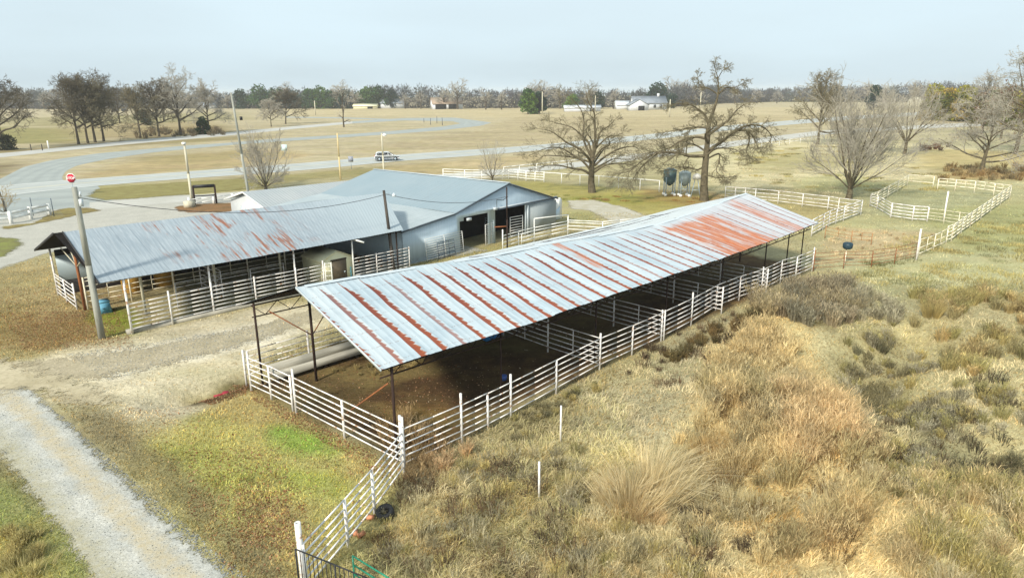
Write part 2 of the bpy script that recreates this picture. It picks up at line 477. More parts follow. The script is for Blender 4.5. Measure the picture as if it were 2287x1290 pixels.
def ground_colour(P):
    base = np.tile(np.array(lin('a59c78', KG)), (len(P), 1))
    j = vnoise(P, 1.7, 3) * .6 + vnoise(P, .6, 5) * .4
    for poly, c, s, k in _zones:
        bb = (P[:, 0] > poly[:, 0].min() - 3 * s) & (P[:, 0] < poly[:, 0].max() + 3 * s) & (P[:, 1] > poly[:, 1].min() - 3 * s) & (P[:, 1] < poly[:, 1].max() + 3 * s)
        if not bb.any(): continue
        d = sdist(P[bb], poly) + j[bb] * s * 1.1
        wgt = np.clip(.5 - d / (2 * s), 0, 1); wgt = wgt * wgt * (3 - 2 * wgt) * k
        base[bb] = base[bb] * (1 - wgt[:, None]) + c * wgt[:, None]
    return base

def axis(lo, hi, step, far_lo, far_hi, g=1.12):
    a = list(np.arange(lo, hi, step)); s = step; x = a[-1]
    while x < far_hi: s *= g; x += s; a.append(x)
    s = step; x = a[0]; b = []
    while x > far_lo: s *= g; x -= s; b.append(x)
    return np.array(b[::-1] + a)
ax_x = axis(-32, 34, .33, -1900, 1900, 1.07)
ax_y = axis(8, 62, .33, -300, 1800, 1.045)
X, Y = np.meshgrid(ax_x, ax_y)
P2 = np.stack([X.ravel(), Y.ravel()], 1)
Zg = hz(P2[:, 0], P2[:, 1])
nx, ny = len(ax_x), len(ax_y)
ii = (np.arange(ny - 1)[:, None] * nx + np.arange(nx - 1)[None]).ravel()
F = np.stack([ii, ii + 1, ii + nx + 1, ii + nx], 1)
g = NT('ground_soil')
co = g.attr('tint')
n1 = g.noise(.55, 5, .6); n2 = g.noise(5.0, 5, .65); n3 = g.noise(28.0, 3, .6)
f = g.ma('ADD', g.mr(n1, .3, .7, -.2, .2), g.mr(n2, .3, .7, -.28, .28))
f = g.ma('ADD', f, g.mr(n3, .3, .7, -.22, .22)); f = g.ma('ADD', f, 1.0)
vs = g.n('ShaderNodeVectorMath', operation='SCALE'); g.l(co, vs.inputs[0]); g.l(f, vs.inputs['Scale'])
nb = g.noise(1.1, 4, .6)
c2 = g.mix(g.mr(nb, .5, .66, 0, .28), vs.outputs[0], lin('8a7448', KG))
nb2 = g.noise(.09, 5, .6, sc3=(1, 2.2, 1))
c2 = g.mix(g.mr(nb2, .46, .62, 0, .3), c2, lin('8e8a58', KG))
nf1 = g.noise(.035, 6, .62, sc3=(1, 2.6, 1)); nf2 = g.noise(.16, 5, .65, sc3=(1, 2.4, 1))
ff = g.ma('ADD', g.ma('ADD', g.mr(nf1, .35, .65, -.13, .13), g.mr(nf2, .35, .65, -.12, .12)), 1.0)
vs2 = g.n('ShaderNodeVectorMath', operation='SCALE'); g.l(c2, vs2.inputs[0]); g.l(ff, vs2.inputs['Scale'])
c2 = g.mix(g.mr(nf2, .54, .66, 0, .30), vs2.outputs[0], lin('8f7c50', KG))
g.col(c2); g.rough(.95); g.spec(.1)
g.bump(g.ma('ADD', n2, g.ma('MULTIPLY', n3, .4)), .12, .7)
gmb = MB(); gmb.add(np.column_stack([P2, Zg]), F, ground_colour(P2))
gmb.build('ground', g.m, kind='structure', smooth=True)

# ---------------------------------------------------------------- roads, paths (sheets just above the ground)
def resample(pts, n):
    pts = np.array(pts, float); d = np.r_[0, np.cumsum(np.linalg.norm(np.diff(pts, axis=0), axis=1))]
    t = np.linspace(0, d[-1], n)
    return np.stack([np.interp(t, d, pts[:, k]) for k in range(pts.shape[1])], 1)
def smooth(p, it=6):
    p = p.copy()
    for _ in range(it): p[1:-1] = (p[:-2] + 2 * p[1:-1] + p[2:]) / 4
    return p
def strip(name, A, B, z, mat, n=160, cross=9, world=False, sm=8):
    a = np.array([G(*p, 0.0)[:2] for p in A]) if not world else np.array(A, float)
    b = np.array([G(*p, 0.0)[:2] for p in B]) if not world else np.array(B, float)
    a = smooth(resample(a, n), sm); b = smooth(resample(b, n), sm)
    V = []; C = []
    for i in range(n):
        for k in range(cross):
            t = k / (cross - 1)
            p = a[i] * (1 - t) + b[i] * t
            V.append((p[0], p[1], float(hz(p[0], p[1])) + z)); C.append((t, min(i, n - 1 - i) / 6.0, 0))
    F = [[i * cross + k, (i + 1) * cross + k, (i + 1) * cross + k + 1, i * cross + k + 1] for i in range(n - 1) for k in range(cross - 1)]
    mb = MB().add(V, np.array(F), np.array(C))
    return mb.build(name, mat, kind='structure')

def road_mat(name, c1, c2, line=None):
    t = NT(name)
    s = t.sep(t.attr('tint', 'Vector'))
    a = t.noise(.25, 5, .6); b = t.noise(9, 4, .6)
    c = t.mix(t.mr(a, .35, .65), c1, c2)
    # worn wheel tracks along the lanes
    tr = t.ma('ABSOLUTE', t.ma('SUBTRACT', t.ma('FRACT', t.ma('MULTIPLY', s[0], 4.0)), .5))
    c = t.mix(t.mr(tr, .1, .3, .28, 0), c, tuple(x * .72 for x in c2))
    c = t.mix(t.mr(b, .45, .7, 0, .35), c, tuple(x * .7 for x in c1))
    if line:
        d = t.ma('ABSOLUTE', t.ma('SUBTRACT', s[0], .5))
        c = t.mix(t.mr(d, .008, .014, .75, 0), c, lin('c9b468'))
        d2 = t.ma('ABSOLUTE', t.ma('SUBTRACT', d, .44))
        c = t.mix(t.mr(d2, .008, .012, .6, 0), c, lin('e8e8e4'))
    t.col(c); t.rough(.9); t.spec(.15)
    return t.m
def gravel_mat(name, c1, c2, c3, stripe=None, edge=.22, chunky=30.0):
    t = NT(name)
    s = t.sep(t.attr('tint', 'Vector'))
    a = t.noise(.7, 5, .6); b = t.noise(chunky, 3, .7); e = t.noise(1.6, 6, .7)
    vo = t.n('ShaderNodeTexVoronoi'); vo.inputs['Scale'].default_value = chunky * .8; t.l(t.obj(), vo.inputs['Vector'])
    c = t.mix(t.mr(a, .35, .65), c1, c2)
    c = t.mix(t.mr(b, .52, .7, 0, .55), c, c3)
    c = t.mix(t.mr(vo.outputs['Distance'], .25, .6, 0, .35), c, tuple(x * .45 for x in c1))
    if stripe:
        for (tt, wd, colr) in stripe:
            d = t.ma('ABSOLUTE', t.ma('SUBTRACT', s[0], t.ma('ADD', t.ma('MULTIPLY', t.ma('SUBTRACT', e, .5), .35), tt)))
            c = t.mix(t.ma('MULTIPLY', t.mr(d, wd * .2, wd, .9, 0), t.mr(t.noise(3.5, 5, .7), .3, .6, .35, 1)), c, t.mix(t.mr(b, .3, .7), colr, tuple(x * .85 for x in colr)))
    t.col(c); t.rough(.95); t.spec(.1); t.bump(b, .03, .6)
    ed = t.ma('MINIMUM', t.ma('MINIMUM', s[0], t.ma('SUBTRACT', 1.0, s[0])), s[1])
    al = t.mr(t.ma('ADD', t.ma('ADD', t.ma('MULTIPLY', ed, 1.0 / edge), t.ma('MULTIPLY', t.ma('SUBTRACT', b, .5), 1.3)), t.ma('MULTIPLY', t.ma('SUBTRACT', e, .5), 1.8)), .35, .60)
    t.l(al, t.p.inputs['Alpha'])
    return t.m
KG = 0.78
MR = road_mat('pale_asphalt', lin('c6cac6', KG), lin('b6bab7', KG), True)
MR2 = road_mat('plain_asphalt', lin('b0b6b2', KG), lin('a4aaa7', KG))
MY = gravel_mat('yard_gravel', lin('cfccc1', KG), lin('c0beb4', KG), lin('a39d8c', KG), edge=.05, chunky=14)
MG = gravel_mat('track_gravel', lin('d8d6cc', .84), lin('b8bab4', .8), lin('908e84', .75), [(.36, .17, lin('cdbf9f', KG)), (.84, .26, lin('b9b294', KG))], edge=.24, chunky=16)
MD = gravel_mat('drive_gravel', lin('c3c1b4', KG), lin('b4b0a0', KG), lin('9a9482', KG), edge=.2, chunky=8)

strip('highway', [(-330, 452), (-100, 422), (163, 401), (300, 392), (430, 383), (500, 377), (640, 368), (787, 355), (866, 347), (1050, 335), (1193, 325), (1423, 303), (1537, 291), (1640, 279), (1783, 268), (1884, 260), (2050, 251), (2287, 242), (2600, 232)],
      [(-330, 492), (-100, 450), (163, 419), (300, 408), (430, 398), (500, 393), (640, 384), (787, 371), (866, 361), (1050, 349), (1193, 337), (1423, 315), (1537, 303), (1640, 290), (1783, 277), (1884, 268), (2050, 258), (2287, 248), (2600, 237)], .03, MR, 220)
strip('loop_road', [(-120, 455), (-40, 420), (10, 395), (53, 373), (119, 357), (224, 342), (330, 333), (417, 325), (500, 320), (600, 311), (752, 302), (873, 293), (988, 283), (1030, 276), (1010, 271), (902, 269), (787, 276)],
      [(190, 420), (150, 410), (137, 398), (146, 383), (170, 370), (237, 356), (337, 341), (430, 332), (527, 323), (643, 315), (752, 308), (873, 300), (988, 291), (1074, 281), (1098, 274), (1016, 263), (902, 264), (787, 271)], .016, MR2, 220, sm=3)
strip('white_gravel_lane', [(-300, 362), (0, 343), (150, 328), (300, 313), (500, 297), (658, 282), (787, 271)], [(-300, 374), (0, 352), (150, 336), (300, 321), (500, 304), (658, 288), (787, 276)], .012,
      road_mat('white_gravel', lin('cfcfca', KG), lin('c2c0b8', KG)), 120)
strip('field_lane', [(640, 261), (760, 262), (844, 265), (905, 267)], [(640, 263), (760, 264.5), (844, 267.5), (905, 269)], .008, MR2, 40)
strip('side_road', [(2300, 268), (2050, 280), (1830, 292), (1640, 315), (1500, 334), (1308, 360), (1150, 376), (1000, 388), (838, 403), (600, 423), (500, 431), (400, 439), (290, 448), (200, 452)],
      [(2300, 276), (2050, 288), (1830, 301), (1640, 327), (1500, 347), (1308, 372), (1150, 388), (1000, 400), (838, 416), (600, 436), (500, 442), (400, 452), (290, 462), (200, 470)], .022,
      road_mat('side_road_gravel', lin('cfcdc5', KG), lin('c2c0b6', KG)), 160)
# paved junction and gravel yard behind the barns
strip('junction_pavement', [(-330, 455), (-60, 425), (90, 410), (215, 412)], [(-330, 560), (-60, 500), (90, 470), (260, 458)], .019, MR2, 60)
strip('gravel_yard', [(-420, 560), (-200, 500), (0, 478), (130, 462), (250, 440), (420, 434), (560, 432)],
      [(-520, 760), (-260, 660), (-10, 608), (130, 560), (330, 540), (520, 520), (700, 480)], .010, MY, 90, 17)
strip('yard_gravel_behind_stable', [(620, 640), (760, 590), (900, 560), (1010, 540)], [(700, 660), (840, 612), (960, 585), (1100, 560)], .006, MD, 40)
pass
strip('driveway', [(-420, 770), (-150, 795), (0, 812), (70, 850), (160, 935), (240, 1015), (330, 1098), (430, 1190), (560, 1300), (900, 1620)],
      [(-420, 980), (-150, 985), (-60, 1010), (0, 1050), (35, 1095), (80, 1160), (130, 1230), (180, 1300), (250, 1400), (360, 1620)], .020, MG, 150, 17)
strip('dirt_branch', [(-60, 800), (150, 785), (380, 755), (560, 722), (660, 695), (740, 670)], [(60, 870), (240, 862), (420, 820), (560, 778), (690, 730), (790, 690)], .008,
      gravel_mat('dry_dirt', lin('c9bda2', .82), lin('b5a98c', .8), lin('8f8569', .8), edge=.45, chunky=9), 80, 11)

# ---------------------------------------------------------------- soft-edged ground patches lying on the yard
def patch(name, px, colr, c2, z, soft=.6, cell=.35, scale=6.0):
    poly = px_poly(px); lo = poly.min(0) - soft; hi = poly.max(0) + soft
    gx = np.arange(lo[0], hi[0], cell); gy = np.arange(lo[1], hi[1], cell); XX, YY = np.meshgrid(gx, gy); PP = np.stack([XX.ravel(), YY.ravel()], 1)
    d = -sdist(PP, poly) / soft
    n_ = len(gx); i = (np.arange(len(gy) - 1)[:, None] * n_ + np.arange(n_ - 1)[None]).ravel(); Fq = np.stack([i, i + 1, i + n_ + 1, i + n_], 1)
    keep = (d[Fq] > -1).any(1)
    t = NT(name + '_soil'); s = t.sep(t.attr('tint', 'Vector'))
    c = t.mix(t.mr(t.noise(scale * .12, 4), .35, .65), lin(colr, KG), lin(c2, KG)); c = t.mix(t.mr(t.noise(scale, 4, .7), .45, .7, 0, .6), c, lin(c2, KG * .7))
    t.col(c); t.rough(.95); t.spec(.1)
    al = t.mr(t.ma('ADD', t.ma('ADD', s[0], t.ma('MULTIPLY', t.ma('SUBTRACT', t.noise(14, 3, .7), .5), 1.2)), t.ma('MULTIPLY', t.ma('SUBTRACT', t.noise(1.3, 5, .7), .5), 2.2)), .25, .65)
    t.l(al, t.p.inputs['Alpha'])
    MB().add(np.column_stack([PP, hz(PP[:, 0], PP[:, 1]) + z]), Fq[keep], np.column_stack([d, d * 0, d * 0])).build(name, t.m, kind='structure')
patch('mulch_ground', [(385, 462), (440, 455), (535, 452), (548, 464), (520, 474), (420, 476), (392, 472)], '9a7450', '7c6444', .034)
patch('grass_verge', [(118, 470), (150, 464), (205, 464), (232, 470), (190, 478), (128, 492), (60, 506), (0, 516), (0, 506), (70, 498)], 'a0945c', '7c6c48', .034)
patch('lawn_patch', [(-260, 540), (-60, 526), (45, 530), (62, 545), (30, 568), (-60, 600), (-260, 640)], '8c9250', '7c7850', .03, 1.0)
patch('grass_island', [(185, 440), (210, 422), (300, 414), (440, 404), (560, 398), (600, 420), (500, 428), (400, 437), (290, 446), (225, 449)], '9a9460', '8c8252', .036, 1.2)
patch('path', [(1262, 447), (1330, 446), (1400, 462), (1470, 490), (1480, 540), (1390, 525), (1350, 492), (1310, 471), (1268, 467)], 'cdc8ba', 'b9b29c', .02, .8)
patch('sandy_apron', [(-300, 800), (-60, 790), (60, 800), (230, 850), (300, 900), (200, 930), (110, 905), (40, 880), (-60, 900), (-300, 920)], 'd2c6a8', 'b8ac8e', .045, 1.4, .3, 5.0)
# ================================================================ ROOF AND WALL MATERIALS
def corr_normal(t, axis_sock, period, dist=.02, strength=.5, extra=None):
    f = t.ma('FRACT', t.ma('DIVIDE', axis_sock, period))
    h = t.ma('SINE', t.ma('MULTIPLY', f, 6.2832))
    if extra is not None: h = t.ma('ADD', h, extra)
    t.bump(h, dist, strength)
def rusty_roof():
    t = NT('rusty_striped_roof')
    s = t.sep(t.obj()); U, V = s[0], s[1]
    slope = t.ma('SUBTRACT', 5.2, V)                     # metres down from the ridge
    wob = t.ma('MULTIPLY', t.ma('SUBTRACT', t.noise(.4, 2), .5), .28)
    su = t.ma('ADD', t.ma('DIVIDE', U, .905), t.ma('ADD', wob, .35))
    cell = t.ma('FLOOR', su); fr = t.ma('FRACT', su)
    wn = t.n('ShaderNodeTexWhiteNoise', noise_dimensions='1D'); t.l(cell, wn.inputs['W']); rnd = wn.outputs['Value']
    # teeth: wide under each purlin line, thin between
    saw = t.ma('FRACT', t.ma('ADD', t.ma('ADD', t.ma('MULTIPLY', slope, 3.4), t.ma('MULTIPLY', t.noise(1.1, 2), 2.2)), t.ma('MULTIPLY', rnd, 3.0)))
    nzr = t.noise(7, 3, .6)
    nzl = t.noise(1.4, 3, .6)
    startf = t.mr(slope, .25, 1.1)
    wid = t.ma('ADD', t.ma('MULTIPLY', saw, .11), t.ma('ADD', .15, t.ma('MULTIPLY', rnd, .08)))
    fade = t.mr(U, 9.0, 26.0, 1.0, .62)
    wid = t.ma('MULTIPLY', wid, t.ma('MULTIPLY', fade, t.ma('ADD', startf, t.mr(nzl, .35, .65, -.05, .2))))
    wid = t.ma('ADD', wid, t.mr(nzr, .3, .7, -.03, .03))
    edge = t.ma('SUBTRACT', wid, fr)
    core = t.mr(edge, -.01, .045)
    strong = t.mr(rnd, .0, .3, .7, 1.0)
    side = t.mr(edge, -.02, .10)                          # 0 at the toothed side
    low = t.mr(slope, .5, 5.2)
    rustc = t.mix(side, lin('bd8458', .8), t.mix(low, lin('74352a', .85), lin('9e5230', .85)))
    rustc = t.mix(t.mr(nzr, .35, .65, 0, .5), rustc, lin('7e3c2a', .85))
    base = t.mix(t.mr(t.noise(.6, 4, .6), .3, .7), lin('c4d0d6', .84), lin('aebfc9', .82))
    base = t.mix(t.mr(U, 17, 30, 0, .75), base, lin('c4c2c6', .80))
    wn2 = t.n('ShaderNodeTexWhiteNoise', noise_dimensions='1D'); t.l(t.ma('ADD', t.ma('FLOOR', t.ma('DIVIDE', U, .905)), 37.0), wn2.inputs['W'])
    base = t.mix(t.mr(wn2.outputs['Value'], .45, 1, 0, .5), base, lin('d4dadc', .84))
    vs = t.noise(3.0, 3, .6, sc3=(6, .35, 1))
    base = t.mix(t.mr(vs, .5, .72, 0, .4), base, lin('8fa2b0', .75))
    # horizontal fastener rows
    row = t.ma('ABSOLUTE', t.ma('SUBTRACT', t.ma('FRACT', t.ma('MULTIPLY', slope, 1.2)), .5))
    base = t.mix(t.ma('MULTIPLY', t.mr(row, .46, .49), t.mr(t.noise(18, 2), .5, .6, 0, .55)), base, lin('8a6656', .7))
    c = t.mix(t.ma('MULTIPLY', core, strong), base, rustc)
    # heavy orange sheets near the far end
    ob = t.noise(.9, 4, .7, sc3=(2.6, .35, 1))
    Uj = t.ma('ADD', U, t.ma('MULTIPLY', t.ma('SUBTRACT', t.noise(2.2, 3, .6, sc3=(1, .25, 1)), .5), 3.5))
    m1 = t.ma('MULTIPLY', t.mr(Uj, 21.8, 23.4), t.mr(Uj, 27.2, 30.4, 1, 0))
    m1 = t.ma('MULTIPLY', m1, t.mr(slope, .15, 1.0))
    m2 = t.ma('MULTIPLY', t.mr(U, 30.6, 31.2), t.mr(U, 32.2, 33.2, .75, 0))
    m3 = t.ma('MULTIPLY', t.ma('MULTIPLY', t.mr(U, 13.6, 13.9), t.mr(U, 14.3, 14.7, .8, 0)), t.mr(slope, 3.6, 2.8))
    mm = t.ma('MAXIMUM', t.ma('MAXIMUM', m1, m2), m3)
    orm = t.ma('MULTIPLY', mm, t.mr(t.ma('ADD', ob, t.ma('MULTIPLY', mm, .24)), .57, .72))
    orm = t.ma('MULTIPLY', orm, t.mr(t.noise(3.2, 3, .6, sc3=(5, .12, .3)), .34, .46, .45, 1.0))
    orc = t.mix(t.mr(t.noise(5, 3, sc3=(5, .3, 1)), .35, .65), lin('b25a2c', .85), lin('c8865e', .85))
    c = t.mix(orm, c, orc)
    spk = t.noise(9, 4, .7)
    c = t.mix(t.mr(spk, .66, .72, 0, .5), c, lin('96604a', .75))
    t.col(c); t.rough(.55); t.spec(.35)
    return t.m
M['rusty_roof'] = rusty_roof()
def stable_roof():
    t = NT('weathered_tin_roof')
    s = t.sep(t.obj()); U, V = s[0], s[1]
    base = t.mix(t.mr(t.noise(.35, 4, .6), .3, .7), lin('bcc8d0', .64), lin('b0bec8', .62))
    st = t.noise(2.2, 3, .6, sc3=(5, .22, 1))
    base = t.mix(t.mr(st, .45, .7, 0, .5), base, lin('cdd5da', .76))
    st2 = t.noise(1.5, 2, .5, sc3=(9, .3, 1))
    base = t.mix(t.mr(st2, .56, .66, 0, .4), base, lin('8f9aa2', .74))
    sh = t.ma('ABSOLUTE', t.ma('SUBTRACT', t.ma('FRACT', t.ma('DIVIDE', U, .86)), .5))
    base = t.mix(t.mr(sh, .47, .49, 0, .55), base, lin('84909c', .70))
    base = t.mix(t.mr(U, 12, 17, 0, .8), base, lin('c2cfd5', .70))
    # rust runs in a few places
    reg = t.mr(t.noise(.5, 2, .5), .42, .52)
    mk = t.ma('MULTIPLY', t.mr(U, 2.6, 4.0), t.mr(U, 12.5, 10.0))
    rn = t.noise(1.0, 4, .6, sc3=(5.5, .42, .3))
    r1 = t.ma('MULTIPLY', t.ma('MULTIPLY', mk, reg), t.mr(rn, .51, .62))
    r2 = t.ma('MULTIPLY', t.mr(t.noise(1.6, 4, .7, sc3=(3.5, .6, 1)), .68, .74), .5)
    rr = t.ma('MAXIMUM', r1, r2)
    c = t.mix(rr, base, t.mix(t.mr(t.noise(6, 3), .35, .65), lin('a86848', .85), lin('8e6a5c', .8)))
    t.col(c); t.rough(.5); t.spec(.4); t.p.inputs['Metallic'].default_value = .15
    return t.m
M['stable_roof'] = stable_roof()
def plain_tin(name, c1, c2, lines='U', period=.86, lo=.35):
    t = NT(name)
    s = t.sep(t.obj()); U = s[0] if lines == 'U' else s[1]
    base = t.mix(t.mr(t.noise(lo, 4, .6), .3, .7), c1, c2)
    st = t.noise(1.6, 3, .6, sc3=(6, .3, .3) if lines == 'U' else (.3, 6, .3))
    base = t.mix(t.mr(st, .48, .7, 0, .4), base, tuple(x * .8 for x in c2))
    sh = t.ma('ABSOLUTE', t.ma('SUBTRACT', t.ma('FRACT', t.ma('DIVIDE', U, period)), .5))
    base = t.mix(t.mr(sh, .47, .49, 0, .35), base, tuple(x * .7 for x in c2))
    base = t.mix(t.mr(t.noise(1.2, 5, .7), .66, .74, 0, .4), base, lin('96867a', .8))
    t.col(base); t.rough(.5); t.spec(.4); t.p.inputs['Metallic'].default_value = .12
    return t.m
M['barn_roof'] = plain_tin('barn_tin_roof', lin('acc2cd', .56), lin('b8cad3', .56), 'V')
M['leanto_roof'] = plain_tin('leanto_tin_roof', lin('c8d2d5', .70), lin('b6c4c9', .66), 'V')
M['office_roof'] = plain_tin('office_tin_roof', lin('c8cccc', .68), lin('bac2c6', .66), 'U')
M['barn_wall'] = plain_tin('barn_tin_wall', lin('c6d6e2', 1.0), lin('b8ccda', .97), 'U', .3)
M['slide_door'] = plain_tin('sliding_door_tin', lin('a5adb0', .8), lin('9ba5a8', .8), 'U', .23)
M['inner_wall'] = plain_tin('stable_back_wall', lin('a5b3b8', .8), lin('8a9a9f', .8), 'V', .3)
M['white_siding'] = plain_tin('white_siding', lin('e4e6e8', .85), lin('d8dcde', .85), 'U', .3)
M['white_trim'] = basic('white_trim', lin('d3dade', .85), lin('c0ccd3', .85), 2, .5)

# ================================================================ OPEN SHED WITH THE RUSTY ROOF
UU = np.array([math.sqrt(.5), math.sqrt(.5)]); VV = np.array([-math.sqrt(.5), math.sqrt(.5)])
OA = np.array([-4.1, 20.3])
def A2W(s, v, z=0.0): p = OA + UU * s + VV * v; return (p[0], p[1], z)
_rs = [-0.3, 2.3, 4.7, 8.3, 10.4, 12.1, 16.7, 21.9, 24.8, 28.2, 31.9, 34.7]
_rz = [5.23, 5.14, 5.03, 4.79, 4.69, 4.66, 4.46, 4.31, 4.35, 4.55, 4.80, 4.97]
_es = [0, 2.6, 7.5, 12, 20.2, 25.9, 34.7]; _ez = [3.5, 3.46, 3.36, 3.38, 3.34, 3.34, 3.5]
ridgeA = lambda s: np.interp(s, _rs, _rz)
eaveA = lambda s: np.interp(s, _es, _ez)
LA_, WA = 34.7, 10.4
shed = thing('open_shed', 'long open livestock shed with rust-striped tin roof on thin steel posts', 'shed', (OA[0], OA[1], 0), math.radians(45))
def slope_mesh(len0, len1, fz0, fz1, v0, v1, rib=.305, rows=14, lift=0.0, jit=0.0, skew=lambda v: 0.0, hrib=.007):
    us = []; hs_ = []
    k = len0
    while k < len1 - .01:
        for d, h in ((0, 0), (.035, hrib), (.075, hrib), (.11, 0)):
            if k + d < len1: us.append(k + d); hs_.append(h)
        k += rib
    us.append(len1); hs_.append(0)
    us = np.array(us); hs_ = np.array(hs_)
    vv = np.linspace(0, 1, rows)
    r = np.random.default_rng(5)
    sheetj = (r.random(200) - .5) * jit
    V = []
    for q in vv:
        v = v0 + (v1 - v0) * q
        sk = skew(v)
        uq = us.copy(); uq = len0 + (us - len0) * (1 + sk / (len1 - len0))
        z = fz0(us) * (1 - q) + fz1(us) * q + hs_ + lift
        z = z + np.sin(us * .8 + q * 3) * jit * .4 + sheetj[(us / .915).astype(int) % 200] * (1 - q)
        V.append(np.stack([uq, np.full(len(us), v), z], 1))
    V = np.concatenate(V); n = len(us)
    i = (np.arange(rows - 1)[:, None] * n + np.arange(n - 1)[None]).ravel()
    return V, np.stack([i, i + 1, i + n + 1, i + n], 1)
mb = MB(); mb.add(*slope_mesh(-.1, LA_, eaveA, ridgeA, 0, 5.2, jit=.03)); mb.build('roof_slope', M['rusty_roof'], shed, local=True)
mb = MB(); mb.add(*slope_mesh(-.1, LA_, lambda s: eaveA(s) - .25, ridgeA, 10.9, 5.2, jit=.02)); mb.build('roof_slope', plain_tin('lit_slope_tin', lin('dde2e1', .8), lin('d4dadc', .8), 'U'), shed, local=True)  # brightness of the sunlit slope put into a paler tin colour
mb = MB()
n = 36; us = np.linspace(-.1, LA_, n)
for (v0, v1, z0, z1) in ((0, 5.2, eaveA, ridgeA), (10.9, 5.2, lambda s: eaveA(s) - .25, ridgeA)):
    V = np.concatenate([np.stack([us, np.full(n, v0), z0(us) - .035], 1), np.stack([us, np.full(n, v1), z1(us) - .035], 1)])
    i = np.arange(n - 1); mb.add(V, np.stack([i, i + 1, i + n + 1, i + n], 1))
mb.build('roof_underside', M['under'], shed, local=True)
# loose ridge cap, bent sections
mb = MB(); r_ = random.Random(3)
k = 0.2
while k < 34:
    Lc = r_.uniform(2.2, 3.0)
    for (a, b) in ((k, min(k + Lc, 34.6)),):
        up = r_.uniform(.015, .05); off = r_.uniform(-.05, .05)
        if 10.5 < a < 16: up = .12; off = .16
        za, zb = ridgeA(a) + up, ridgeA(b) + up * r_.uniform(.5, 1.4)
        V = [(a, 5.2 - .15 + off, za - .05), (a, 5.2 + off, za), (a, 5.2 + .15 + off, za - .06), (b, 5.2 - .15 + off, zb - .05), (b, 5.2 + off, zb), (b, 5.2 + .15 + off, zb - .06)]
        mb.add(V, np.array([[0, 1, 4, 3], [1, 2, 5, 4]]))
    k += Lc - .12
mb.build('ridge_cap', M['white_trim'], shed, local=True)
mb = MB()
for (v0, v1, z0, z1) in ((0, 5.2, eaveA(0), ridgeA(0)),):
    mb.bar((-.13, v0, z0 - .01), (-.13, v1, z1 - .01), .03, .09)
mb.build('rake_trim', M['white_trim'], shed, local=True)
# posts
def apost(s, v, r=.05, top=None):
    zt = (eaveA(s) if v < 5.2 else eaveA(s) - .12) + abs(5.2 - abs(v - 5.2)) / 5.2 * (ridgeA(s) - eaveA(s)) - .05
    if top: zt = top
    b = MB(); b.segs([[s, v, 0, s, v, zt, r, r]], 8); b.build('post', M['dark_rust'], shed, local=True)
apost(.35, .12)
for s in (5.9, 11.9, 17.7, 23.4, 28.8, 32.0, 34.3): apost(s, .75, .04)
for s in (-.0, 6.2, 12, 18, 24, 29.5, 34.5): apost(s, 9.25)
apost(1.9, 8.15, .06); apost(34.5, 5.2)
# longitudinal trusses
def truss(v, z_off, s0, s1, pitch=1.15, depth=.5, name='truss'):
    b = MB(); S = []
    zf = lambda s: eaveA(s) + z_off
    ss = np.arange(s0, s1 + .01, pitch)
    for a, c in zip(ss[:-1], ss[1:]):
        S.append([a, v, zf(a), c, v, zf(c), .028, .028]); S.append([a, v, zf(a) - depth, c, v, zf(c) - depth, .028, .028])
        m_ = (a + c) / 2
        S.append([a, v, zf(a), m_, v, zf(m_) - depth, .016, .016]); S.append([m_, v, zf(m_) - depth, c, v, zf(c), .016, .016])
    b.segs(S, 6); b.build(name, M['dark_rust'], shed, local=True)
truss(.45, .02, .1, 34.6); truss(9.3, .12, -.1, 34.6)
for s in (0.2, 5.9, 11.9, 17.7, 23.4, 28.8, 34.5):
    b = MB(); S = []
    for v0, v1 in ((0.2, 5.2), (9.3, 5.2)):
        vv_ = np.linspace(v0, v1, 6)
        zz = [float(eaveA(s) + (ridgeA(s) - eaveA(s)) * abs(x - (0 if v0 < 5 else 10.4)) / 5.2) - .09 for x in vv_]
        for i in range(5):
            S.append([s, vv_[i], zz[i], s, vv_[i + 1], zz[i + 1], .03, .03])
    b.segs(S, 6); b.build('rafter', M['dark_rust'], shed, local=True)
b = MB()
S = []
for v in (1.2, 2.4, 3.6, 4.8, 5.7, 6.9, 8.1):
    for i in range(12):
        a, c = i * 34.4 / 12, (i + 1) * 34.4 / 12
        q = lambda s_: float(eaveA(s_) + (ridgeA(s_) - eaveA(s_)) * (1 - abs(v - 5.2) / 5.2)) - .07
        S.append([a, v, q(a), c, v, q(c), .025, .025])
b.segs(S, 5); b.build('purlin', M['dark_rust'], shed, local=True)
b = MB()
b.segs([[.2, .15, 2.9, .1, 2.7, 1.0, .028, .028]], 6); b.build('brace', M['rust_pipe'], shed, local=True)
b = MB()
b.segs([[1.9, 8.15, 2.1, .6, 9.2, 3.25, .025, .025]], 6); b.build('brace', M['rust_pipe'], shed, local=True)
b = MB()
b.segs([[1.9, 8.15, 2.1, 3.3, 8.9, 3.0, .025, .025]], 6); b.build('brace', M['rust_pipe'], shed, local=True)

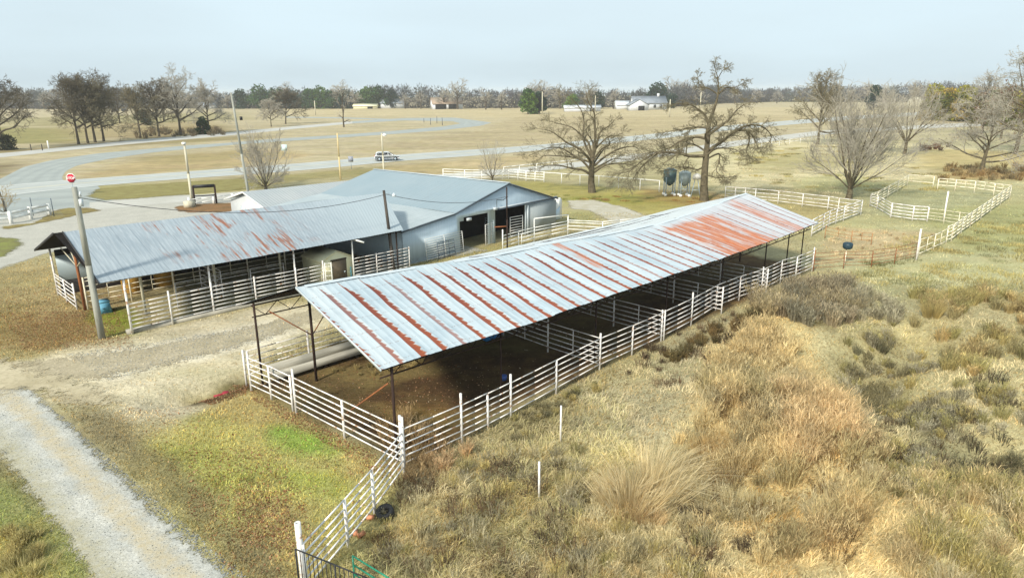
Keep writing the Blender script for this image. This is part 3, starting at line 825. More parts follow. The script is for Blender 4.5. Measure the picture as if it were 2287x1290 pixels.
# ================================================================ FENCES
def W(p): return np.array(G(*p))
FG = {}
def fence(label, posts, rails, mat, bays=None, pr=.045, rr=.024, name='pipe_fence', cat='fence', group=None, mids=True, sag=0.0, square=False, midmat=None):
    """posts: list of (x, y, z, height) in metres; rails: heights; one rail panel per bay"""
    o = thing(name, label, cat, tuple(posts[0][:3]), 0, group)
    for (x, y, z, h) in posts:
        b = MB()
        if square: b.box((x, y, z + h / 2 - .05), (pr * 2, pr * 2, h + .1))
        else: b.segs([[x, y, z - .1, x, y, z + h, pr, pr]], 8)
        b.build('post', mat, o)
    for i in range(len(posts) - 1):
        if bays and not bays[i]: continue
        a = np.array(posts[i][:3]); c = np.array(posts[i + 1][:3]); b = MB(); S = []
        for k, zr in enumerate(rails):
            dz = rng.uniform(-sag, sag)
            p, q = a + [0, 0, zr + dz], c + [0, 0, zr + rng.uniform(-sag, sag)]
            m_ = (p + q) / 2 + [0, 0, -sag * .4]
            if square: b.bar(p, q, .04, .26)
            else: S.append([*p, *m_, rr, rr]); S.append([*m_, *q, rr, rr])
        if mids and np.linalg.norm(c - a) > 1.4:
            m_ = (a + c) / 2
            S.append([*(m_ + [0, 0, rails[0] - .05]), *(m_ + [0, 0, rails[-1] + .02]), .022, .022])
        if S: b.segs(S, 7)
        b.build('rail_panel', mat, o)
    return o
def pxposts(L_, h=None, z=None):
    out = []
    for p in L_:
        x, y, zz = G(p[0], p[1])
        hh = TOP(p[0], p[1], p[2]) if len(p) > 2 and p[2] > 10 else (p[2] if len(p) > 2 else h)
        out.append((x, y, zz, hh))
    return out
R6 = [.28, .52, .76, 1.0, 1.24, 1.5]
# near end of the paddock
fence('white six-rail pipe fence across the near end of the rusty shed', pxposts([(562, 872, 1.75), (607, 893, 1.5), (655, 918, 1.55), (662, 921, 1.85), (770, 978, 1.52), (899, 1046, 1.95)]), R6, M['white_pipe'], [1, 1, 0, 1, 1], .05, .026, mids=False, sag=.012)
fence('long white pipe fence along the right side of the rusty shed', pxposts([(904, 1050, 1.95), (1032, 990, 1.95), (1090, 961, 1.45), (1141, 935, 1.85), (1242, 879, 1.5), (1339, 826, 1.75), (1411, 793, 1.5), (1476, 762, 1.65), (1543, 727, 1.85), (1598, 693, 1.5), (1650, 671, 1.5), (1700, 654, 1.65), (1742, 632, 1.5), (1776, 622, 1.5), (1813, 606, 1.7)]), R6, M['white_pipe'], None, .045, .024, mids=False, sag=.015)
fence('white pipe fence running from the shed corner to the bottom edge', pxposts([(903, 1058, 1.7), (837, 1149, 1.5), (778, 1222, 1.5), (688, 1330, 1.5)]), R6, M['white_pipe'], None, .045, .026, mids=False)
x_, y_, z_ = G(682, 1330)
b = MB(); b.lathe((x_, y_, z_ - .1), [(.075, 0), (.075, TOP(682, 1330, 1166) + .1), (.055, TOP(682, 1330, 1166) + .1), (.055, 1.2)], 14)
b.build('pipe_post', M['white_pipe'], label='thick white open-topped pipe post behind the black iron fence', cat='post', origin=(x_, y_, z_))
# left side of the paddock
fence('white pipe fence along the left side of the rusty shed above the feed trough', [(*A2W(s, 9.95), h) for s, h in ((-.4, 1.6), (2.6, 1.7), (6.0, 1.5), (10, 1.5), (14, 1.5), (18, 1.5), (22, 1.5), (26, 1.5), (30, 1.5), (34.6, 1.5))], [.45, .72, .98, 1.24, 1.5], M['white_pipe'], None, .05, .022, mids=False)
# cross panels inside the shed
def cross(s, label, v0=.1, vs=(3.2, 6.4, 9.6)):
    posts = [(*A2W(s, v0), 1.6)] + [(*A2W(s + .15 * i, v), 1.65) for i, v in enumerate(vs)]
    fence(label, posts, R6, M['white_pipe'], None, .04, .022, name='cross_fence', group='cross panels dividing the pens under the rusty roof')
cross(11.4, 'white pipe cross panel under the rusty roof, nearest to the camera')
cross(16.6, 'white pipe cross panel under the rusty roof, second from the near end')
cross(22.4, 'white pipe cross panel under the rusty roof, third from the near end')
cross(27.9, 'white pipe cross panel under the rusty roof, farthest from the camera')
# black iron fence and green gate at the bottom edge
p0, p1 = W((673, 1345)), W((850, 1420))
o = thing('iron_fence', 'black iron picket fence at the bottom edge beside the thick white post', 'fence', tuple(p0))
dv = (p1 - p0); hb = TOP(673, 1345, 1225)
b = MB(); S = []
for zr in (.15, hb - .0): S.append([*(p0 + [0, 0, zr]), *(p1 + [0, 0, zr - .05]), .018, .018])
b.segs(S, 6); b.build('rail', M['black_metal'], o)
nb_ = 19
for i in range(nb_):
    q = p0 + dv * i / (nb_ - 1); b = MB(); b.segs([[*q, *(q + [0, 0, hb - (.05 * i / nb_)]), .011 if i % 9 else .022, .011 if i % 9 else .022]], 6); b.build('picket', M['black_metal'], o)
p0, p1 = W((795, 1330)), W((960, 1440))
o = thing('green_gate', 'green pipe gate lying against weeds beside the black iron fence', 'gate', tuple(p0))
b = MB(); S = []
hg = TOP(795, 1330, 1240)
for zr in (.25, hg * .55, hg * .78, hg): S.append([*(p0 + [0, 0, zr]), *(p1 + [0, 0, zr]), .022, .022])
S += [[*p0, *(p0 + [0, 0, hg]), .022, .022], [*p1, *(p1 + [0, 0, hg]), .022, .022]]
b.segs(S, 7); b.build('gate_frame', M['green_pipe'], o)
# single posts
for (bx, by, ty, lab) in ((1204, 1113, 1030, 'white marker post standing in dry grass at the bottom'), (1252, 986, 905, 'thin pale post standing in grass below the long white fence')):
    x, y, z = G(bx, by); h = TOP(bx, by, ty)
    b = MB(); b.segs([[x, y, z - .1, x, y, z + h, .035, .032]], 8); b.build('marker_post', M['white_pipe'], label=lab, cat='post', origin=(x, y, z))

# fences beyond the shed
R5 = [.3, .6, .9, 1.2, 1.5]
fence('brown wire-and-pipe fence from the far shed corner to the tall white post', pxposts([(1816, 606, 1.5), (1883, 600, 1.1), (1945, 598, 1.2), (1997, 590, 1.15), (2044, 580, 1.3)]), [.25, .5, .75, 1.0, 1.25], M['rust_pipe'], None, .03, .017, mids=False, sag=.05)
x, y, z = G(2046, 581); b = MB(); b.segs([[x, y, z - .1, x, y, z + TOP(2046, 581, 511), .07, .065]], 10); b.build('white_post', M['white_pipe'], label='stout white post at the right end of the brown fence', cat='post', origin=(x, y, z))
fence('yellowed curved pipe gate between the stout white post and the round pen', pxposts([(2050, 574, 1.4), (2084, 560, 1.35), (2112, 546, 1.4)]), [.3, .75, 1.3], M['yellow_white_pipe'], None, .035, .024, name='pipe_gate', cat='gate', sag=.06)
fence('long yellow-white rail fence on the right side of the grassy pen', pxposts([(2112, 543, 1.4), (2124, 539, 1.4), (2146, 522, 1.35), (2166, 508, 1.35), (2190, 490, 1.35), (2212, 473, 1.35), (2234, 457, 1.35), (2254, 443, 1.35)]), R5[:-1] + [1.4], M['yellow_white_pipe'], None, .05, .042, sag=.03)
fence('white rail fence at the far side of the grassy pen', pxposts([(2254, 442, 1.4), (2218, 437, 1.4), (2175, 431, 1.4), (2132, 427, 1.4), (2093, 424, 1.4)]), [.6, 1.0, 1.4], M['yellow_white_pipe'], None, .055, .045)
fence('lone white panel at the far left corner of the grassy pen', pxposts([(2083, 419, 1.4), (2026, 414, 1.4)]), [.6, 1.4], M['yellow_white_pipe'], None, .05, .04, mids=False)
fence('white rail fence on the left side of the grassy pen', pxposts([(2026, 414, 1.4), (2004, 428, 1.4), (1982, 441, 1.4), (1957, 456, 1.35), (1942, 461, 1.35)]), R5[:-1] + [1.35], M['yellow_white_pipe'], None, .045, .028, mids=False)
fence('white five-rail gate standing open at the left of the grassy pen', pxposts([(1942, 461, 1.35), (1958, 467, 1.35), (1988, 485, 1.4)]), [.2, .5, .8, 1.1, 1.35], M['white_pipe'], None, .045, .03, name='pen_gate', cat='gate', mids=False)
fence('bold white five-rail fence at the near side of the grassy pen', pxposts([(1989, 486, 1.45), (2037, 493, 1.4), (2070, 495, 1.35)]), [.2, .5, .8, 1.1, 1.4], M['white_pipe'], None, .055, .04, mids=False)
fence('faded thin-rail fence continuing right of the bold white fence', pxposts([(2071, 495, 1.3), (2107, 500, 1.3), (2139, 505, 1.3), (2165, 508, 1.3)]), [.3, .6, .9, 1.25], M['yellow_white_pipe'], None, .03, .02, mids=False)
x, y, z = G(2107, 493); b = MB(); b.segs([[x, y, z - .1, x, y, z + TOP(2107, 493, 427), .075, .07]], 10); b.build('tall_white_post', M['clean_white'], label='tall white post standing alone inside the grassy pen', cat='post', origin=(x, y, z))
fence('white pipe fence behind the far end of the rusty shed', pxposts([(1619, 444, 1.45), (1641, 446, 1.45), (1663, 448, 1.45), (1686, 450, 1.45), (1737, 455, 1.4), (1791, 462, 1.4), (1848, 469, 1.4), (1871, 473, 1.4), (1922, 480, 1.4)]), [.3, .6, 1.0, 1.4], M['white_pipe'], None, .045, .032, mids=False)
fence('white five-rail fence bending back toward the rusty shed', pxposts([(1922, 480, 1.5), (1883, 494, 1.5), (1866, 500, 1.5), (1850, 506, 1.45), (1837, 514, 1.45), (1812, 528, 1.45)]), [.25, .55, .85, 1.15, 1.45], M['white_pipe'], None, .05, .035, mids=False)
fence('thin rusty rail fence in tan grass beside the far shed corner', pxposts([(1842, 532, 1.1), (1900, 545, 1.1), (1945, 548, 1.0)]), [.4, .7, 1.0], M['rust_wood'], None, .035, .018, sag=.05)
# road-side fences
fence('white pipe fence with a wide rail gate behind the big metal barn', pxposts([(990, 399, 1.4), (1038, 401, 1.4), (1076, 402, 1.4), (1122, 401, 1.4), (1136, 400, 1.4), (1157, 401.5, 1.4), (1175, 404, 1.4), (1195, 405.5, 1.4), (1215, 407, 1.5)]), [.35, .7, 1.05, 1.38], M['clean_white'], None, .06, .045, mids=False)
fence('single-rail white fence running under the broad oak toward the feed bins', pxposts([(1215, 407, 1.5), (1254, 410, 1.4), (1295, 413, 1.4), (1337, 416, 1.4), (1381, 420, 1.4), (1429, 424, 1.4), (1472, 428, 1.4)]), [1.35], M['clean_white'], None, .05, .05, mids=False)
fence('white single-rail fence along the highway side of the gravel side road', pxposts([(1125, 392, 1.3), (1160, 388, 1.3), (1198, 384, 1.3), (1233, 380, 1.3), (1270, 376, 1.3), (1320, 371, 1.3), (1370, 365, 1.3), (1420, 359, 1.3)]), [1.25], M['clean_white'], None, .05, .05, mids=False)
fence('short white fence between the side road and the far pasture', pxposts([(1700, 331, 1.3), (1722, 328, 1.3), (1740, 326, 1.3), (1763, 323, 1.3), (1787, 320, 1.3), (1812, 316, 1.3), (1840, 312, 1.3)]), [.7, 1.2], M['clean_white'], None, .06, .05, mids=False)
o = fence('white two-board wooden fence on the bank at the left edge', pxposts([(-60, 506, 1.3), (26, 500, 1.25), (70, 489, 1.25), (112, 480, 1.2)]), [.55, 1.05], M['clean_white'], None, .12, .03, name='board_fence', mids=False, square=True)
o = thing('chain_link_fence', 'grey chain link fence above the white board fence at the left edge', 'fence', G(14, 470))
pp = pxposts([(-50, 480, 1.9), (75, 482, 1.9), (121, 484, 1.9)])
for q in pp: b = MB(); b.segs([[q[0], q[1], 0, q[0], q[1], 1.9, .04, .04]], 7); b.build('post', M['dark_pipe'], o)
b = MB(); S = []
a_, c_ = np.array(pp[0][:3]), np.array(pp[2][:3])
Lf = np.linalg.norm(c_ - a_)
for i in range(int(Lf / .22)):
    t0 = a_ + (c_ - a_) * i * .22 / Lf; d_ = (c_ - a_) / Lf
    S.append([*(t0), *(t0 + d_ * 1.5 + [0, 0, 1.8])[:3], .004, .004]); S.append([*(t0 + [0, 0, 1.8]), *(t0 + d_ * 1.5), .004, .004])
S.append([*(a_ + [0, 0, 1.85]), *(c_ + [0, 0, 1.85]), .022, .022])
b.segs(S, 3, False); b.build('wire_mesh', M['galv'], o)

# feed trough on the left side of the paddock
o = thing('feed_trough', 'long low grey feed trough inside the left side of the rusty shed', 'feed trough', A2W(.6, 9.5), math.radians(45))
b = MB()
Lb = 9.0
b.box((Lb / 2, .38, .42), (Lb, .05, .42)); b.box((Lb / 2, -.38, .36), (Lb, .05, .34)); b.box((Lb / 2, 0, .24), (Lb, .74, .04))
b.box((.02, 0, .38), (.05, .74, .3)); b.box((Lb - .02, 0, .38), (.05, .74, .3)); b.build('trough', basic('trough_boards', lin('c2c0b4', .8), lin('a3a196', .8), 2, .8, stretch=(.4, 4, 4)), o, local=True)
for k in range(5):
    b = MB(); b.box((.3 + k * 2.1, 0, .11), (.12, .7, .22)); b.build('leg', M['dark_rust'], o, local=True)

# ================================================================ STABLE (left barn)
OB = np.array([-20.1, 33.1])
def B2W(s, v, z=0.0): p = OB + UU * s + VV * v; return (p[0], p[1], z)
WB = 11.2; HB = 5.6
stable = thing('open_stable', 'long open-sided stable with patchy grey tin roof, left of the metal barn', 'stable', (OB[0], OB[1], 0), math.radians(45))
zr_ = lambda s: 4.82 - np.clip(s, 0, 20) * .004 + np.sin(s * .9) * .012; ze_ = lambda s: 3.0 - .06 * np.sin(np.clip(s, 0, 18) / 18 * 3.14)
mb = MB(); mb.add(*slope_mesh(-.55, 18.0, ze_, zr_, 0, HB, rib=.215, rows=10, jit=.015, skew=lambda v: 2.4 * v / HB, hrib=.006)); mb.build('roof_slope', M['stable_roof'], stable, local=True)
mb = MB(); mb.add(*slope_mesh(-1.0, 20.4, lambda s: ze_(s) + .02, zr_, WB + .3, HB, rib=.215, rows=8, jit=.015, hrib=.006)); mb.build('roof_slope', M['stable_roof'], stable, local=True)
mb = MB()
V = [(-.55, .05, 2.96), (17.9, .05, 2.90), (20.3, HB, 4.68), (-.98, HB, 4.77), (20.3, WB + .28, 2.9), (-.98, WB + .28, 2.92)]
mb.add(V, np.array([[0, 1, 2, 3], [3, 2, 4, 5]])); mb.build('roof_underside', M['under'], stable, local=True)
b = MB(); b.bar((-.58, 0, 2.99), (-.58, HB, 4.82), .05, .12); b.bar((-1.02, WB + .3, 2.96), (-1.02, HB, 4.80), .05, .12); b.build('rake_board', basic('dark_fascia', (.03, .03, .033), (.05, .05, .05), 3, .8), stable, local=True)
b = MB(); b.box((9.2, WB, 1.7), (18.6, .04, 1.6)); b.build('back_wall', M['inner_wall'], stable, local=True)
b = MB(); b.box((9.2, WB + .01, .45), (18.6, .05, .9)); b.build('lower_light_block', basic('dark_light_block', (.02, .02, .022), (.035, .032, .03), 2, .9), stable, local=True)  # added to block sun under the back wall and darken the stable inside
b = MB(); b.box((9.2, WB - .01, 2.68), (18.6, .05, .38)); b.build('upper_light_block', M['void'], stable, local=True)  # added near-black strip closing the gap where light came over the back wall
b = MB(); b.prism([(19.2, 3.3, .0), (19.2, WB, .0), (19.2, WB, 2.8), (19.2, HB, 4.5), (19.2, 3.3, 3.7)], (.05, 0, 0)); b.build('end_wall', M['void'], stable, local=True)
for (s, v, t_, r, mt) in ((.55, .12, 2.98, .06, 'white_pipe'), (4.9, .35, 3.02, .055, 'white_pipe'), (10.0, .3, 3.0, .055, 'white_pipe'), (14.1, .3, 2.98, .05, 'clean_white'), (17.6, .3, 2.95, .05, 'dark_rust'), (2.2, 3.2, 3.9, .08, 'light_pole'), (6.3, 3.2, 3.9, .07, 'light_pole'), (10.5, 3.2, 3.9, .07, 'light_pole'),
                         (0, 6.6, 4.3, .08, 'rust_pipe'), (5.0, 6.6, 4.3, .06, 'light_pole'), (9.8, 6.6, 4.3, .06, 'dark_rust'), (-.3, WB + .05, 3.0, .06, 'white_pipe'), (6, WB - .1, 2.95, .06, 'dark_rust'), (12, WB - .1, 2.95, .06, 'dark_rust')):
    b = MB(); b.segs([[s, v, 0, s, v, t_, r, r]], 8); b.build('post', M[mt], stable, local=True)
b = MB(); b.segs([[0, 6.6, 2.6, -.1, 9.2, 3.3, .035, .035], [0, 6.6, 2.6, .1, 8.3, 3.7, .035, .035], [0, 6.6, 2.6, 0, 4.6, 3.5, .035, .035]], 6); b.build('brace', M['light_pole'], stable, local=True)
b = MB(); b.segs([[14.1, .3, 2.95, 14.6, -.35, 2.72, .06, .06]], 6); b.build('brace', M['clean_white'], stable, local=True)
b = MB(); b.box((8.6, .35, .1), (16.5, .3, .24)); b.build('concrete_kerb', M['concrete'], stable, local=True)
R7 = [.3, .52, .74, .96, 1.18, 1.4, 1.62]
fence('white seven-rail pen fence along the open side of the stable', [(*B2W(s, v), h) for s, v, h in ((.55, .12, 1.95), (2.6, .2, 1.9), (4.9, .3, 1.9), (7.4, .3, 1.75), (10.0, .25, 1.8), (11.9, .3, 1.9))], R7, M['white_pipe'], None, .05, .026, mids=False)
fence('low white pipe fence across the near end of the stable', [(*B2W(-.3, v), h) for v, h in ((WB + .1, 1.5), (9.2, 1.45), (7.0, 1.6))], [.2, .45, .7, .95, 1.2, 1.42], M['white_pipe'], None, .05, .03, mids=False, sag=.04)
fence('inner pipe partition down the middle of the stable', [(*B2W(s, 6.55), 1.95) for s in (.15, 2.5, 5, 7.5, 9.8, 12.5, 15.5)], [.5, .8, 1.1, 1.4, 1.7, 1.9], M['yellow_white_pipe'], None, .05, .022)
fence('grey inner pen rail behind the seven-rail fence', [(*B2W(s, 3.0), 1.55) for s in (3.9, 6.2, 8.4, 10.6)], [.35, .65, .95, 1.25, 1.52], M['white_pipe'], None, .035, .022, mids=False)
fence('cross panel between the inner pens of the stable', [(*B2W(6.6, v), 1.75) for v in (3.1, 4.8, 6.4)], [.35, .65, .95, 1.25, 1.55, 1.75], M['white_pipe'], None, .035, .022, mids=False)
fence('white pipe panel closing the bay beside the metal barn', [(*B2W(s, .3), h) for s, h in ((14.1, 1.75), (15.9, 1.7), (17.6, 1.7), (18.6, 1.7))], R7, M['white_pipe'], None, .035, .026, mids=False)
for (s, v, n_, lab) in ((3.2, 8.6, .6, 'golden round hay bale inside the stable nearest the open end'), (5.2, 8.8, .62, 'golden round hay bale inside the stable behind the first')):
    x, y, z = B2W(s, v); b = MB(); prof = [(.02, 0)] + [(n_ * k, zz) for k, zz in ((.92, 0), (1, .12), (1, 1.0), (.92, 1.12), (.02, 1.14))]
    b.lathe((x, y, 0), prof, 22); b.build('hay_bale', basic('hay', lin('b28a3c'), lin('8f6c30'), 4, .95, bump=.03), label=lab, cat='hay bale', origin=(x, y, 0))
# blue waterer
x, y, z = G(231, 697)
o = thing('livestock_waterer', 'pale blue plastic waterer beside the thick pale utility pole', 'waterer', (x, y, 0), math.radians(40))
b = MB(); b.prism([(-.42, -.35, 0), (.42, -.35, 0), (.34, -.30, .62), (-.34, -.30, .62)], (0, .65, 0)); b.build('body', M['blue_plastic'], o, local=True)
b = MB(); b.box((0, 0, .66), (.74, .62, .08)); b.build('lid', M['blue_plastic'], o, local=True)
b = MB(); b.lathe((0, -.345, .3), [(.07, 0), (.07, .02)], 12); b.build('drain_plug', M['black_metal'], o, local=True)

# small tan storage shed inside the stable edge
o = thing('storage_shed', 'small tan storage shed with a brown door under the stable roof', 'shed', B2W(11.95, .5), math.radians(45))
Ls, Ds = 2.2, 2.5
b = MB(); b.prism([(0, 0, 0), (Ls, 0, 0), (Ls, 0, 1.75), (Ls / 2, 0, 2.25), (0, 0, 1.75)], (0, Ds, 0)); b.build('wall', M['tan_wall'], o, local=True)
b = MB()
for sx in (0, 1):
    p = [(-.08, -.05, 1.72), (Ls / 2, -.05, 2.28), (Ls / 2, -.05, 2.33), (-.08, -.05, 1.77)]
    if sx: p = [(Ls - a, bb, c) for a, bb, c in p]
    b.prism(p, (0, Ds + .1, 0))
b.build('roof', M['tan_wall'], o, local=True)
dr = MB().box((1.22, -.03, .86), (1.02, .05, 1.68)).build('door', M['brown_door'], o, local=True)
MB().box((1.55, -.07, .85), (.05, .05, .12)).build('handle', M['galv'], dr, local=True)
MB().box((1.18, -.04, 1.73), (1.14, .08, .07)).build('door_header', M['dark_rust'], o, local=True)
o = fence('short tall white panel leaning beside the brown door', [(*B2W(11.98, .2), 1.75), (*B2W(12.32, .02), 1.75)], [.3, .6, .9, 1.2, 1.5, 1.7], M['clean_white'], None, .03, .02, name='leaning_panel', cat='panel', mids=False)
o = thing('steel_panel', 'teal corrugated steel panel beside the tan storage shed', 'panel', B2W(14.0, .4), math.radians(45))
b = MB(); 
for k in range(8): b.box((0, .8, .1 + k * .13), (.04 + .03 * (k % 2), 1.5, .125))
b.build('sheet', M['teal_steel'], o, local=True)

# ================================================================ METAL BARN
CL = np.array([-7.79, 47.83]); CE = np.array([.6444, .7647]); CQ = np.array([-.7647, .6444]); CANG = math.atan2(CE[1], CE[0])
def C2W(s, q, z=0.0): p = CL + CE * s + CQ * q; return (p[0], p[1], z)
barn = thing('metal_barn', 'big pale blue-grey metal barn with two open doorways in its gable', 'barn', (CL[0], CL[1], 0), CANG)
DC = 17.2
mbw = MB()
def wallpoly(pts, th=.08): mbw.prism([(a, 0, c) for a, c in pts], (0, th, 0))
wallpoly([(0, 0), (5.85, 0), (5.85, 2.35), (6.3, 2.35), (6.3, 2.62), (9.15, 2.62), (9.15, 0), (10.0, 0), (10, 2.72), (13.9, 2.72), (13.9, 0), (18.2, 0), (18.2, 2.68), (11.7, 4.66), (5.3, 3.03), (0, 2.47)])
mbw.box((.04, DC / 2, 1.2), (.08, DC - .2, 2.4)); mbw.box((18.16, DC / 2, 1.3), (.08, DC - .2, 2.6))
mbw.prism([(.1, DC - .05, 0), (18.1, DC - .05, 0), (18.1, DC - .05, 2.65), (11.7, DC - .05, 4.6), (5.3, DC - .05, 3.0), (.1, DC - .05, 2.45)], (0, .05, 0))
mbw.build('wall', M['barn_wall'], barn, local=True)
def cslope(x0, z0, x1, z1, mat, y0=-.12, y1=DC + .12):
    V = []; ny_ = 40; nx_ = 8
    r = np.random.default_rng(3)
    for j in range(ny_ * 4 + 1):
        y = y0 + (y1 - y0) * j / (ny_ * 4); h = (.0, .018, .018, .0)[j % 4]
        for i in range(nx_):
            t_ = i / (nx_ - 1); V.append((x0 + (x1 - x0) * t_, y, z0 + (z1 - z0) * t_ + h + .015 * math.sin(y * .7 + t_ * 4)))
    i = (np.arange(ny_ * 4)[:, None] * nx_ + np.arange(nx_ - 1)[None]).ravel()
    return MB().add(V, np.stack([i, i + 1, i + nx_ + 1, i + nx_], 1)).build('roof_slope', mat, barn, local=True)
cslope(-.2, 2.52, 5.3, 3.10, M['leanto_roof']); cslope(5.26, 3.10, 11.7, 4.75, M['barn_roof']); cslope(18.5, 2.66, 11.7, 4.75, M['barn_roof'])
b = MB(); b.bar((11.7, -.15, 4.78), (11.7, DC + .15, 4.78), .34, .03); b.build('ridge_cap', M['white_trim'], barn, local=True)
b = MB()
for (x0, z0, x1, z1) in ((-.2, 2.47, 5.3, 3.05), (5.3, 3.05, 11.7, 4.70), (11.7, 4.70, 18.5, 2.62)): b.bar((x0, -.15, z0), (x1, -.15, z1), .05, .08)
b.build('rake_trim', M['dark_pipe'], barn, local=True)
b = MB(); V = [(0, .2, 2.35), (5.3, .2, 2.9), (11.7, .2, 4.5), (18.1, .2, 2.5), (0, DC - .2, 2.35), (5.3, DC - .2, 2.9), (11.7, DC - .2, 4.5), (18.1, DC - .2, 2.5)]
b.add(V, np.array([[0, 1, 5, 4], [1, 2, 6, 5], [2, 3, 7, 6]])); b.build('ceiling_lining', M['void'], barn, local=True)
b = MB(); b.box((9.1, 3.2, 1.2), (18, .06, 2.4)); b.build('dark_backdrop', M['void'], barn, local=True)  # added near-black sheet that makes the doorways look unlit inside
o2 = MB().box((16.3, -.09, 1.3), (3.9, .05, 2.55)).build('sliding_door', M['slide_door'], barn, local=True)
MB().box((14.15, -.12, 1.3), (.12, .08, 2.6)).box((13.95, -.02, 1.34), (.08, .12, 2.7)).build('door_frame', M['white_trim'], o2, local=True)
MB().box((14.2, -.14, 2.74), (8.6, .1, .09)).build('door_track', M['dark_pipe'], barn, local=True)
b = MB(); b.box((14.2, -.05, 2.83), (8.5, .05, .10)); b.build('trim_board', M['white_trim'], barn, local=True)
b = MB(); b.tube([(10.1, -.1, 3.55), (10.5, -.45, 3.5), (11.0, -.55, 3.75)], .025, 6); b.segs([[10.1, -.12, 3.55, 10.1, -.12, 2.9, .02, .02]], 6); b.build('service_bracket', M['black_metal'], barn, local=True)
b = MB(); b.box((9.85, -.16, 2.86), (.35, .16, .22)); b.build('lamp_box', M['white_trim'], barn, local=True)
b = MB(); b.box((6.8, -.1, 2.42), (.5, .1, .22)); b.build('opener_box', M['white_trim'], barn, local=True)
# leaning panels and gates by the barn
def panel(label, p0, p1, h, nr_, mat, mids=3, pr=.022, name='gate_panel', tilt=(0, 0), rails=None):
    o = thing(name, label, 'gate', tuple(p0)); S = []
    p0 = np.array(p0, float); p1 = np.array(p1, float); tl = np.array([tilt[0], tilt[1], 0])
    zs = rails or [h * (.08 + .92 * k / (nr_ - 1)) for k in range(nr_)]
    for z in zs: S.append([*(p0 + tl * z + [0, 0, z]), *(p1 + tl * z + [0, 0, z]), pr, pr])
    MB().segs(S, 6).build('rail', mat, o)
    S = []
    for k in range(mids + 1):
        q = p0 + (p1 - p0) * k / mids; S.append([*(q + tl * .08 + [0, 0, .04]), *(q + tl * h + [0, 0, h + .02]), pr * 1.2, pr * 1.2])
    MB().segs(S, 6).build('upright', mat, o)
    return o
tq = tuple(CQ * .12)
panel('long pale ten-rail gate leaning on the left part of the barn gable', C2W(1.9, -.45), C2W(5.85, -.4), 1.65, 10, M['clean_white'], 2, .02, tilt=tq)
panel('short dark blue gate leaning in front of the long pale gate', C2W(2.8, -.75), C2W(4.6, -.7), 1.25, 5, M['dark_pipe'], 3, .022, tilt=tq)
panel('white narrow gate swung open beside the left doorway of the barn', C2W(8.4, -.35), C2W(9.4, -.15), 1.75, 11, M['clean_white'], 1, .02)
panel('blue-grey gate edge-on between the two barn doorways', C2W(9.6, -.2), C2W(10.2, 1.3), 1.9, 10, M['galv'], 1, .02)
panel('white six-rail gate standing in the right doorway of the barn', C2W(12.2, .25), C2W(13.7, .1), 1.75, 8, M['clean_white'], 1, .028)
fence('white pipe fence in front of the barn doorways', pxposts([(1123, 560, 1.7), (1158, 549, 1.1), (1193, 540, 1.35), (1268, 524, 1.55)]), [.35, .65, .95, 1.2], M['clean_white'], None, .05, .035, mids=False)
o = thing('arched_pipe_frame', 'white raised pipe frame above the fence in front of the barn', 'pipe frame', G(1193, 540))
a_, c_ = W((1193, 540)), W((1268, 524)); MB().tube([a_, a_ + [0, 0, 1.95], c_ + [0, 0, 1.75], c_], .045, 8).build('frame_pipe', M['clean_white'], o)
panel('small white gate propped diagonally between barn fence posts', G(1165, 550), G(1193, 542), 1.0, 4, M['clean_white'], 1, .025)
fence('white pipe fence continuing right behind the rusty shed ridge', pxposts([(1268, 524, 1.3), (1345, 528, 1.3), (1420, 520, 1.3)]), [.5, .8, 1.1, 1.28], M['clean_white'], None, .045, .035, mids=False)
# white trailer at the barn corner
o = thing('stock_trailer', 'white round-topped trailer parked at the right corner of the metal barn', 'trailer', C2W(18.75, .5), CANG)
prof = [(0, .55)] + [(0, 2.0)] + [(.42 - .42 * math.cos(a), 2.15 + .4 * math.sin(a)) for a in np.linspace(.2, 1.5, 6)] + [(1.25 - .42 + .42 * math.sin(a), 2.15 + .4 * math.cos(a)) for a in np.linspace(.1, 1.4, 6)] + [(1.25, 2.0), (1.25, .55)]
MB().prism([(a, 0, c) for a, c in prof], (0, 4.2, 0)).build('body', M['clean_white'], o, local=True)
MB().prism([(.02, -.02, .55), (.9, -.02, .55), (.9, -.02, 1.75), (.02, -.02, 1.3)], (0, -.03, 0)).build('tailgate', basic('pale_blue_paint', lin('c9d8e2'), lin('b8cad6'), 2, .4), o, local=True)
for (a_, y_) in ((.1, 1.6), (.1, 2.5), (1.15, 1.6), (1.15, 2.5)):
    b = MB(); an = np.linspace(0, 2 * math.pi, 17)[:-1]; b.prism([(a_ - .1, y_ + .33 * math.cos(t), .33 + .33 * math.sin(t)) for t in an], (.2, 0, 0)); b.build('wheel', M['tyre'], o, local=True)
MB().box((.62, 2.1, .5), (1.1, 4.0, .1)).build('chassis', M['black_metal'], o, local=True)

